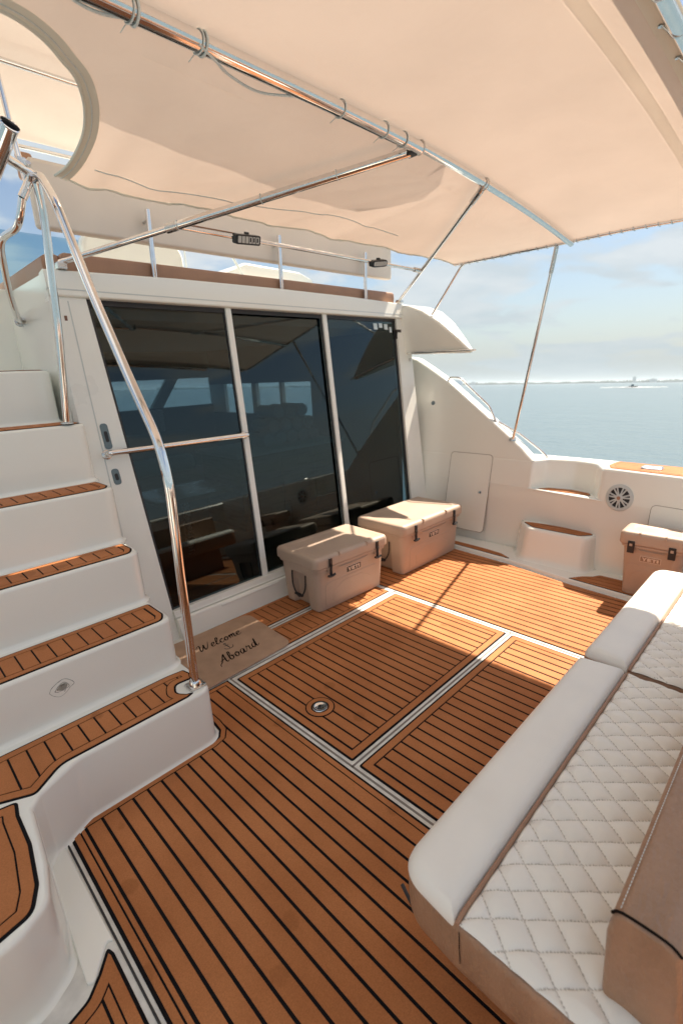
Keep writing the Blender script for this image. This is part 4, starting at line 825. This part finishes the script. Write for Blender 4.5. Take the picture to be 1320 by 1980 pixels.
# ------------------------------------------------------------------ awning
aw = thing('awning', 'large cream canvas awning over the cockpit on a steel tube frame', 'awning', (2.4, 1.55, 2.6))
def zt(x):
    return 2.664 - .172 * (max(0, x - 1.6) / 2.4) ** 2 - .004 * (max(0, 1.2 - x)) ** 2
CUT = [(-.9, 1.690), (.2, 1.700), (.40, 1.708), (.53, 1.722), (.61, 1.738), (.69, 1.775), (.76, 1.825), (.815, 1.880), (.865, 1.975), (.90, 2.08), (.922, 2.19), (.932, 2.32), (.930, 2.43), (.915, 2.535)]
CUT = [(a - .045 * min(1, max(0, (b - 1.70) / .12)), b + (.04 * (1 - min(1, max(0, (b - 1.70) / .5))))) for a, b in CUT]; CUT[-1] = (CUT[-1][0], 2.535)
CUTS = [(p.x, p.y) for p in smooth_path([(a[0], a[1], 0) for a in CUT], 4)]
def xmin(y):
    if y <= CUTS[0][1]: return -.9
    for i in range(len(CUTS) - 1):
        if CUTS[i][1] <= y <= CUTS[i + 1][1] + 1e-9:
            t = (y - CUTS[i][1]) / max(1e-6, CUTS[i + 1][1] - CUTS[i][1]); return CUTS[i][0] + t * (CUTS[i + 1][0] - CUTS[i][0])
    return .92
def xmax(y):
    e = 4.0
    if y > 2.40: e -= 1.1 * (y - 2.40) ** 2 / .13 * 1.0 * .25
    if y < .80: e -= .5 * (.80 - y) ** 2 / .24
    return e
def za(x, y):
    z0 = zt(x)
    if y < 1.55:
        t = (1.55 - y) / 1.0; z = z0 - .030 * t * t + .004 * math.sin(math.pi * min(1, t))
        if x > 3: z = z + (2.492 - z) * 0
        return z
    t = min(1, (y - 1.55) / .97); edge = 2.505 + .006 * math.sin(x * 9.0) * (t > .5)
    z = z0 + (edge - z0) * (t ** 1.15) - .012 * math.sin(math.pi * t) * min(1, max(0, (4.0 - x) / .6))
    # slack folds running from the brace joint to the forward hem
    fd = 0
    for k, (dx, am) in enumerate(((.0, .012), (.28, .010), (.62, .008), (1.0, .005))):
        u = x - (2.70 - (y - 1.55) * (.2 + .5 * k)); fd += am * math.exp(-(u / .055) ** 2) * min(1, t * 3) * (1 - .3 * t)
    z -= fd
    z -= .010 * math.exp(-((x - 1.25) / .1) ** 2) * t + .012 * math.exp(-((x - 1.0) / .06) ** 2) * t * (y > 1.9)
    if t > .9: z += (t - .9) * 10 * (.006 * math.sin(x * 31) * max(0, 1.6 - x) + .003 * math.sin(x * 17))
    return z
ys = [.545 + (1.69 - .545) * j / 28 for j in range(28)] + [c[1] for c in CUTS[:-1]]
ys = sorted(set([round(y, 5) for y in ys])); keep = [ys[0]]
for y in ys[1:]:
    if y - keep[-1] > .0022: keep.append(y)
ys = keep; ys = [y for y in ys if y < 2.515] + [2.52]; nx_ = 150; vs = []
for y in ys:
    a_, b_ = xmin(y), xmax(y)
    for i in range(nx_ + 1): x = a_ + (b_ - a_) * i / nx_; vs.append((x, y, za(x, y)))
fs = [[j * (nx_ + 1) + i, j * (nx_ + 1) + i + 1, (j + 1) * (nx_ + 1) + i + 1, (j + 1) * (nx_ + 1) + i] for j in range(len(ys) - 1) for i in range(nx_)]
cv_ = part(MB().add(vs, fs), 'canvas', 'canvas', aw, ang=80)
def strip(path, wd, dz, th_=.0015):
    """flat strip of cloth following the canvas; path (x,y) list"""
    mb = MB(); P = [Vector(p) for p in path]; n = len(P); vs = []
    for i, p in enumerate(P):
        d = (P[min(i + 1, n - 1)] - P[max(i - 1, 0)]).normalized(); nn_ = Vector((-d.y, d.x))
        for s_ in (-1, 1):
            a = p + nn_ * wd * .5 * s_; z = za(a.x, min(a.y, 2.52)) + dz; vs.append((a.x, a.y, z))
    return mb.add(vs, [[i * 2, i * 2 + 1, i * 2 + 3, i * 2 + 2] for i in range(n - 1)])
part(strip([(-.8 + 4.7 * i / 60, .722) for i in range(61)], .050, .004), 'seam_strip', 'tape', cv_)
part(strip([(-.8 + 4.7 * i / 60, .572) for i in range(61)], .050, -.003), 'hem', 'binding', cv_)
cb_ = [(p[0] - 0, p[1]) for p in CUTS if p[0] > -.85]
off_ = []
for i, p in enumerate(cb_):
    d = (Vector(cb_[min(i + 1, len(cb_) - 1)]) - Vector(cb_[max(i - 1, 0)])).normalized(); n_ = Vector((d.y, -d.x)); off_.append((p[0] + n_.x * .022, p[1] + n_.y * .022))
part(strip(off_, .050, -.004), 'opening_binding', 'binding', cv_)
part(MB().tube([(p[0], p[1], za(p[0], p[1]) - .004) for p in cb_], .006, 8), 'piping', 'binding', cv_)
part(MB().tube([(p[0] + (.0), p[1], za(p[0], p[1]) - .006) for p in off_ if True][0::1] , .0022, 6), 'piping', 'rope', cv_)
fe = [(.92 + (xmax(2.52) - .92) * i / 120, 2.522) for i in range(121)]
part(MB().tube([(x, y, za(x, 2.52) - .002 + .004 * math.sin(i * 1.3) * (i % 3 == 0)) for i, (x, y) in enumerate(fe)], .0055, 8), 'piping', 'binding', cv_)
sd = [(xmax(.56 + 1.96 * i / 60), .56 + 1.96 * i / 60) for i in range(61)]
part(MB().tube([(x, y, za(x, y) - .006) for x, y in sd], .0125, 12), 'side_tube', 'steel', aw)
for i in range(26):
    y = .62 + i * .073; x = xmax(y); z = za(x, y) - .006
    mb = MB().tube([(x - .002, y, z + .015), (x + .014, y + .008, z + .004), (x + .012, y + .016, z - .013), (x - .012, y + .02, z - .012), (x - .016, y + .022, z + .01)], .003, 6)
    part(mb, 'lacing', 'steel2', aw)
mt = [(x_, 1.55, zt(x_) - .034) for x_ in (-.9, -.2, .4, 1.0, 1.5, 2.0, 2.14)]
part(MB().tube(mt, .0275, 18), 'main_beam', 'steel', aw)
mt = [(x_, 1.55, zt(x_) - .026) for x_ in (2.14, 2.4, 2.73, 3.0, 3.3, 3.6, 3.85, 3.985)]
part(MB().tube(mt, .0205, 18), 'main_beam', 'steel', aw)
def ringt(p, d, r_, rt_=.003, sq=1.0):
    d = Vector(d).normalized(); x = d.orthogonal().normalized(); y = d.cross(x)
    return [Vector(p) + x * r_ * math.cos(t) + y * r_ * math.sin(t) * sq for t in [2 * math.pi * k / 18 for k in range(19)]]
for x_ in (.80, 1.01, 1.62, 1.88, 2.01):
    mb = MB().tube(ringt((x_, 1.55, zt(x_) - .034), (1, .12, 0), .0305), .0026, 6); mb.tube([(x_, 1.575, zt(x_) - .055), (x_ - .008, 1.60, zt(x_) - .068)], .0016, 5)
    if x_ < 1.1: mb.tube(ringt((x_ + .015, 1.55, zt(x_) - .034), (1, .04, 0), .031), .004, 6)
    part(mb, 'cable_tie', 'rope', aw)
for x_ in (2.14, 2.73): part(MB().tube(ringt((x_, 1.55, zt(x_) - .030), (1, 0, 0), .0285), .0038, 8), 'cable_tie', 'steel2', aw)
Cp0 = Vector((1.03, 3.165, 2.30)); Cp1 = Vector((2.10, 1.575, zt(2.1) - .052)); cpt = lambda t: Cp0 + (Cp1 - Cp0) * t
part(MB().tube([Cp0, cpt(.37)], .0155, 14), 'brace', 'steel', aw)
part(MB().tube([cpt(.36), Cp1], .0205, 16), 'brace', 'steel', aw)
part(MB().tube([cpt(.345), cpt(.375)], .0235, 14), 'sleeve', 'steel2', aw)
part(MB().box((2.075, 1.55, zt(2.1) - .068), (2.125, 1.60, zt(2.1) - .035), .006, 2), 'clamp', 'rubber', aw)
for t in (.38, .62, .82): part(MB().tube(ringt(cpt(t), Cp1 - Cp0, .0225), .0025, 6), 'cable_tie', 'rope', aw)
Bp0 = Vector((4.03, 3.165, 2.285)); Bp1 = Vector((2.735, 1.575, zt(2.73) - .055)); bpt = lambda t: Bp0 + (Bp1 - Bp0) * t
part(MB().tube([Bp0, bpt(.97)], .0135, 14), 'brace', 'steel', aw)
part(MB().tube([bpt(.94), Bp1, (2.73, 1.552, zt(2.73) - .03)], .018, 12), 'sleeve', 'steel2', aw)
part(MB().box((4.005, 3.13, 2.262), (4.055, 3.19, 2.295), .006, 2), 'bracket', 'steel2', aw)
part(MB().box((1.005, 3.13, 2.262), (1.055, 3.19, 2.30), .006, 2), 'bracket', 'steel2', aw)
part(MB().tube([(4.205, 2.02, .99), (4.0, 1.662, 2.455)], .0135, 14), 'side_post', 'steel', aw)
part(MB().tube([(4.022, 1.70, 2.30), (4.0, 1.660, 2.475)], .0165, 14), 'sleeve', 'steel2', aw)
part(MB().lathe([(0, -.02), (.032, -.012), (.03, .004), (.018, .02), (0, .02)], 24, 0, Matrix.Translation((4.215, 2.03, .995))), 'post_foot', 'steel2', aw)
part(MB().tube([(4.06, 2.80, 2.125), (4.0, 2.47, 2.47), (3.985, 2.42, 2.488)], .0105, 12, fil=.04), 'side_post', 'steel', aw)
part(MB().tube([(-.8 + .6 * i,   .527, za(-.8 + .6 * i, .56) - .012) for i in range(8)], .024, 14), 'aft_tube', 'steel', aw)
for i in range(14):
    x = 1.15 + i * .22; z = za(x, .57); mb = MB(); mb.tube(smooth_path([(x, .568, z - .006), (x + .012, .552, z - .022), (x + .028, .535, z - .040), (x + .045, .505, z - .030)], 3), .0028, 6); mb.lathe([(0, 0), (.009, 0), (.007, .004), (0, .004)], 10, 0, Matrix.Translation((x, .570, z - .008)))
    part(mb, 'lacing', 'steel2', aw)
# slack cords hanging under the canvas
for i, (pts_, lb) in enumerate((([(1.00, 1.53, 2.612), (1.06, 1.545, 2.60), (1.13, 1.572, 2.592), (1.25, 1.585, 2.588), (1.36, 1.562, 2.60), (1.45, 1.545, 2.618)], 'loose pale cord looping below the main awning tube'), ([(.60, 1.555, 2.63), (.66, 1.568, 2.605), (.73, 1.565, 2.60), (.80, 1.55, 2.61)], 'short pale cord on the awning tube at the top left'))):
    rp_ = thing('cord', lb, 'cord', pts_[0]); part(MB().tube(smooth_path([Vector(p) for p in pts_], 6), .0042, 8), 'strand', 'rope', rp_)
rp_ = thing('cord', 'long thin cord sewn along the forward edge of the awning', 'cord', (1.0, 2.36, 2.5))
pp = [(.98 + 1.95 * i / 40, 2.38 + .05 * math.sin(i * .16) - .002 * i) for i in range(41)]
part(MB().tube([(x, y, za(x, y) - .004) for x, y in pp], .0028, 6), 'strand', 'rope', rp_)
aa = thing('added_shade_canvas', 'cream canvas strip added out of view behind the cockpit awning to shade the sofa', 'awning', (1.7, .1, 2.9))  # added out of view to keep sun off the sofa and aft deck
vs = [(-.9 + 5.13 * i / 20, -.28 + .92 * j / 4, 2.93 - .03 * abs(i - 10) / 10 + .012 * math.sin(i * 1.3)) for j in range(5) for i in range(21)]
part(MB().add(vs, [[j * 21 + i, j * 21 + i + 1, (j + 1) * 21 + i + 1, (j + 1) * 21 + i] for j in range(4) for i in range(20)]), 'canvas', 'binding', aa, ang=60)
for y_ in (-.27, .62): part(MB().tube([(-.9, y_, 2.88), (1.7, y_, 2.915), (4.22, y_, 2.88)], .014, 10), 'bow', 'steel', aa)
# light rail and two bar lights
LA = cpt(.37); LB = bpt(.40); lt = lambda t: LA + (LB - LA) * t
lr = thing('light_rail', 'thin steel rail carrying the two bar lights under the awning', 'rail', tuple(LA))
part(MB().tube([lt(.01), lt(.99)], .0115, 12), 'tube', 'steel', lr)
part(MB().tube([lt(.955), lt(.995)], .018, 12), 'end_clamp', 'steel2', lr)
part(MB().tube([lt(.02) + Vector((0, 0, .018)), lt(.2) + Vector((0, 0, .02))], .004, 8), 'cable', 'coam', lr)
for i, (t, lb, ln_, hh, tilt) in enumerate(((.205, 'black bar light with pale square lenses on the left of the rail', .165, .052, 12), (.745, 'smaller oval black bar light near the right end of the rail', .150, .046, 30))):
    p = lt(t); th = thing('bar_light', lb, 'light', tuple(p), 'bar lights on the rail')
    ex = (LB - LA).normalized(); nrm = (Vector((0, -1, -.35)) - ex * Vector((0, -1, -.35)).dot(ex)).normalized(); up = nrm.cross(ex)
    m = Matrix((ex, up, nrm)).transposed().to_4x4() @ Matrix.Rotation(R(tilt * .3), 4, 'Z'); m.translation = p + nrm * .03
    part(MB().loft(rect(-ln_ / 2, -hh / 2, ln_ / 2, hh / 2, .012 if i == 0 else .021, 5), [(-.008, -.045), (0, -.035), (0, .004), (-.003, .008)], mx=m), 'housing', 'rubber', th)
    part(MB().loft(rect(-ln_ / 2 + .012, -hh / 2 + .009, ln_ / 2 - .012, hh / 2 - .009, .005 if i == 0 else .013, 4), [(0, .006), (0, .0092)], mx=m), 'lens', 'led', th)
    mb = MB()
    for k in range(1, 6): x_ = -ln_ / 2 + .012 + (ln_ - .024) * k / 6; mb.box((x_ - .0016, -hh / 2 + .009, .0088), (x_ + .0016, hh / 2 - .009, .0102), 0, mx=m)
    if i == 0:
        for k in (3, 4, 5): x_ = -ln_ / 2 + .012 + (ln_ - .024) * (k + .5) / 6; mb.box((x_ - .005, -.010, .0088), (x_ + .004, .012, .0100), 0, mx=m)
    part(mb, 'lens_grid', 'rubber', th, smooth=False)
    part(MB().box((-.012, hh / 2 - .004, -.03), (.012, hh / 2 + .012, -.008), .004, 2, mx=m), 'mount', 'rubber', th)

# ------------------------------------------------------------------ sofa
sf = thing('sofa', 'white quilted cockpit sofa with brown sides and backrest', 'sofa', (2.0, .35, 0))
part(MB().loft(rect(.90, -.25, 3.0, .40, .03, 4), [(0, .0), (0, .27)]), 'base', 'leather', sf)
PT = .086
def quilt(x0, x1, y0, y1, name, par, notch=0.02):
    cs_ = .0023 if x0 < 1.5 else .004; nx = int((x1 - x0) / cs_); ny = int((y1 - y0) / cs_); vs = []; col = []
    for j in range(ny + 1):
        for i in range(nx + 1):
            x = x0 + (x1 - x0) * i / nx; y = y0 + (y1 - y0) * j / ny
            wob = .0014 * math.sin(x * 23 + y * 11) + .0008 * math.sin(x * 47 - y * 31)
            a = (x - (y - .3) * .75 - .728 + wob) / PT; b = (x + (y - .3) * .885 - .746 - wob) / PT
            da = abs(a - round(a)); db = abs(b - round(b)); m_ = min(da, db) * PT * .78
            h = (math.sin(math.pi * min(.5, da)) * math.sin(math.pi * min(.5, db))) ** .5
            e = min(x - x0, x1 - x, y - y0, y1 - y); ed = min(1, max(0, e / .03)) ** .5
            z = .4295 + .0135 * h * (.35 + .65 * ed) + .006 * ed
            vs.append((x, y, z))
            al = (b if da < db else a) * 9
            col.append(1.0 if (m_ < .0013 and (al % 1) < .7) else 0.0)
    fs = [[j * (nx + 1) + i, j * (nx + 1) + i + 1, (j + 1) * (nx + 1) + i + 1, (j + 1) * (nx + 1) + i] for j in range(ny) for i in range(nx)]
    # do not merge: keep vertex order for the thread attribute
    me = bpy.data.meshes.new(name); org = sf.location; me.from_pydata([(v[0] - org.x, v[1] - org.y, v[2] - org.z) for v in vs], [], fs)
    at = me.attributes.new('thread', 'FLOAT', 'POINT'); at.data.foreach_set('value', col); me.materials.append(M['quilt']); me.shade_smooth()
    o = bpy.data.objects.new(name, me); C.objects.link(o); o.parent = par; o.location = (0, 0, 0); return o
qm = pm('quilted_vinyl', (0.87, 0.855, 0.80), 0.40, var=0.035, scale=5, bump=0.16, bscale=260); M['quilt'] = qm
t_ = qm.node_tree; at = t_.nodes.new('ShaderNodeAttribute'); at.attribute_name = 'thread'; mixn = t_.nodes.new('ShaderNodeMix'); mixn.data_type = 'RGBA'; mixn.inputs['B'].default_value = (0.22, 0.19, 0.16, 1)
pb_ = t_.nodes['Principled BSDF']; src = pb_.inputs['Base Color'].links[0].from_socket; t_.links.new(src, mixn.inputs['A'])
mf = t_.nodes.new('ShaderNodeMath'); mf.operation = 'MULTIPLY'; mf.inputs[1].default_value = .6; t_.links.new(at.outputs['Fac'], mf.inputs[0]); t_.links.new(mf.outputs[0], mixn.inputs['Factor']); t_.links.new(mixn.outputs['Result'], pb_.inputs['Base Color'])
def cushion(x0, x1, rl, rr_):
    outl = rp([(x0, .0), (x0, .30, .05), (x0 + .002, .415, .02), (x0 + .022, .600, rl), (x1 - .02, .600, rr_), (x1, .42, .03), (x1, .0)], 0, 9)
    c_ = part(MB().loft(outl, [(-.05, .268), (-.02, .272), (-.006, .285), (0, .31), (.003, .36), (.002, .405), (-.003, .424), (-.010, .4285)]), 'seat_cushion', 'leather', sf, ang=60)
    # smooth front roll
    roll = rp([(x0 + .004, .424, .02), (x0 + .004, .44, .03), (x0 + .023, .600, rl), (x1 - .021, .600, rr_), (x1 - .003, .44, .03), (x1 - .003, .424, .02)], 0, 10)
    part(MB().loft(roll, [(.0005, .415), (.001, .424), (-.004, .438), (-.012, .450), (-.024, .458), (-.040, .462), (-.060, .464)]), 'front_roll', 'vinyl', c_, ang=70)
    quilt(x0 + .006, x1 - .006, .0, .413, 'quilted_panel', c_)
    part(MB().tube([(x0 + .004, .4175, .430)] + [(x0 + .03 + (x1 - x0 - .06) * k / 20, .4175, .4385) for k in range(21)] + [(x1 - .004, .4175, .430)], .0055, 8), 'piping', 'coam', c_)
    mb = MB(); sr = offset(roll, -.013)
    mb.tube([(p[0], p[1], .4515) for p in sr if p[1] > .425], .0009, 5); part(mb, 'stitching', 'inkb', c_)
    mb = MB(); mb.tube([(x0 - .0015, .408, .42), (x0 - .0035, .405, .38), (x0 - .003, .402, .33)], .0011, 5); part(mb, 'side_seam', 'ink', c_)
cushion(.712, 1.982, .10, .03)
cushion(2.002, 3.19, .03, .13)
def back(x0, x1):
    # leaning slab: end profile in (y,z)
    pf = [(.140, .445), (.146, .60), (.140, .652), (.124, .668), (.055, .668), (.030, .655), (.022, .60), (.0, .40), (.10, .40)]
    mxx = Matrix(((0, 0, 1, x0), (1, 0, 0, 0), (0, 1, 0, 0), (0, 0, 0, 1)))
    pl = ccw(rp([(a, b, .012) for a, b in pf], 0, 4)); d = x1 - x0
    b_ = part(MB().loft(pl, [(-.012, 0), (-.004, .003), (0, .010), (0, d - .010), (-.004, d - .003), (-.012, d)], mx=mxx), 'backrest', 'leather', sf, ang=60)
    mb = MB(); pr = [(x0 + .004, y, z) for y, z in ((.141, .655), (.124, .6690), (.055, .6690), (.030, .656))]
    mb.tube(smooth_path([Vector(p) for p in pr], 4), .0028, 6); part(mb, 'piping', 'ink', b_)
    mb = MB(); n_ = int(d / .009)
    for k in range(n_): xx = x0 + .012 + k * .009; mb.box((xx, .1285, .6683), (xx + .0055, .1300, .6695), 0)
    part(mb, 'stitching', 'rope', b_, smooth=False)
back(.795, 1.985); back(2.0, 3.15)
lt_ = thing('strap', 'dark curved strap end on the floor below the sofa corner', 'strap', (.75, .56, .0))
part(MB().tube(smooth_path([Vector(p) for p in ((.800, .640, .262), (.772, .575, .262), (.755, .500, .262), (.775, .440, .262))], 5), .0055, 8), 'webbing', 'rubber', lt_)
part(MB().box((.765, .435, .256), (.79, .45, .268), .002, 1), 'buckle', 'rubber', lt_)

# ------------------------------------------------------------------ sea air
mh = bpy.data.materials.new('sea_haze'); mh.use_nodes = True; t = mh.node_tree; t.nodes.clear(); o_ = t.nodes.new('ShaderNodeOutputMaterial'); v_ = t.nodes.new('ShaderNodeVolumePrincipled')
v_.inputs['Color'].default_value = (0.78, 0.92, 1.0, 1); v_.inputs['Density'].default_value = 0.00017; v_.inputs['Anisotropy'].default_value = 0.2; t.links.new(v_.outputs[0], o_.inputs['Volume'])
M['haze'] = mh
hzb = MB().box((-34000, -34000, -2.3), (34000, 34000, 44)).build('haze', 'haze', None, smooth=False); hzb.rotation_mode = 'QUATERNION'; hzb.rotation_quaternion = q0; tag(hzb, 'thin pale sea haze over the water', 'haze', kind='stuff')
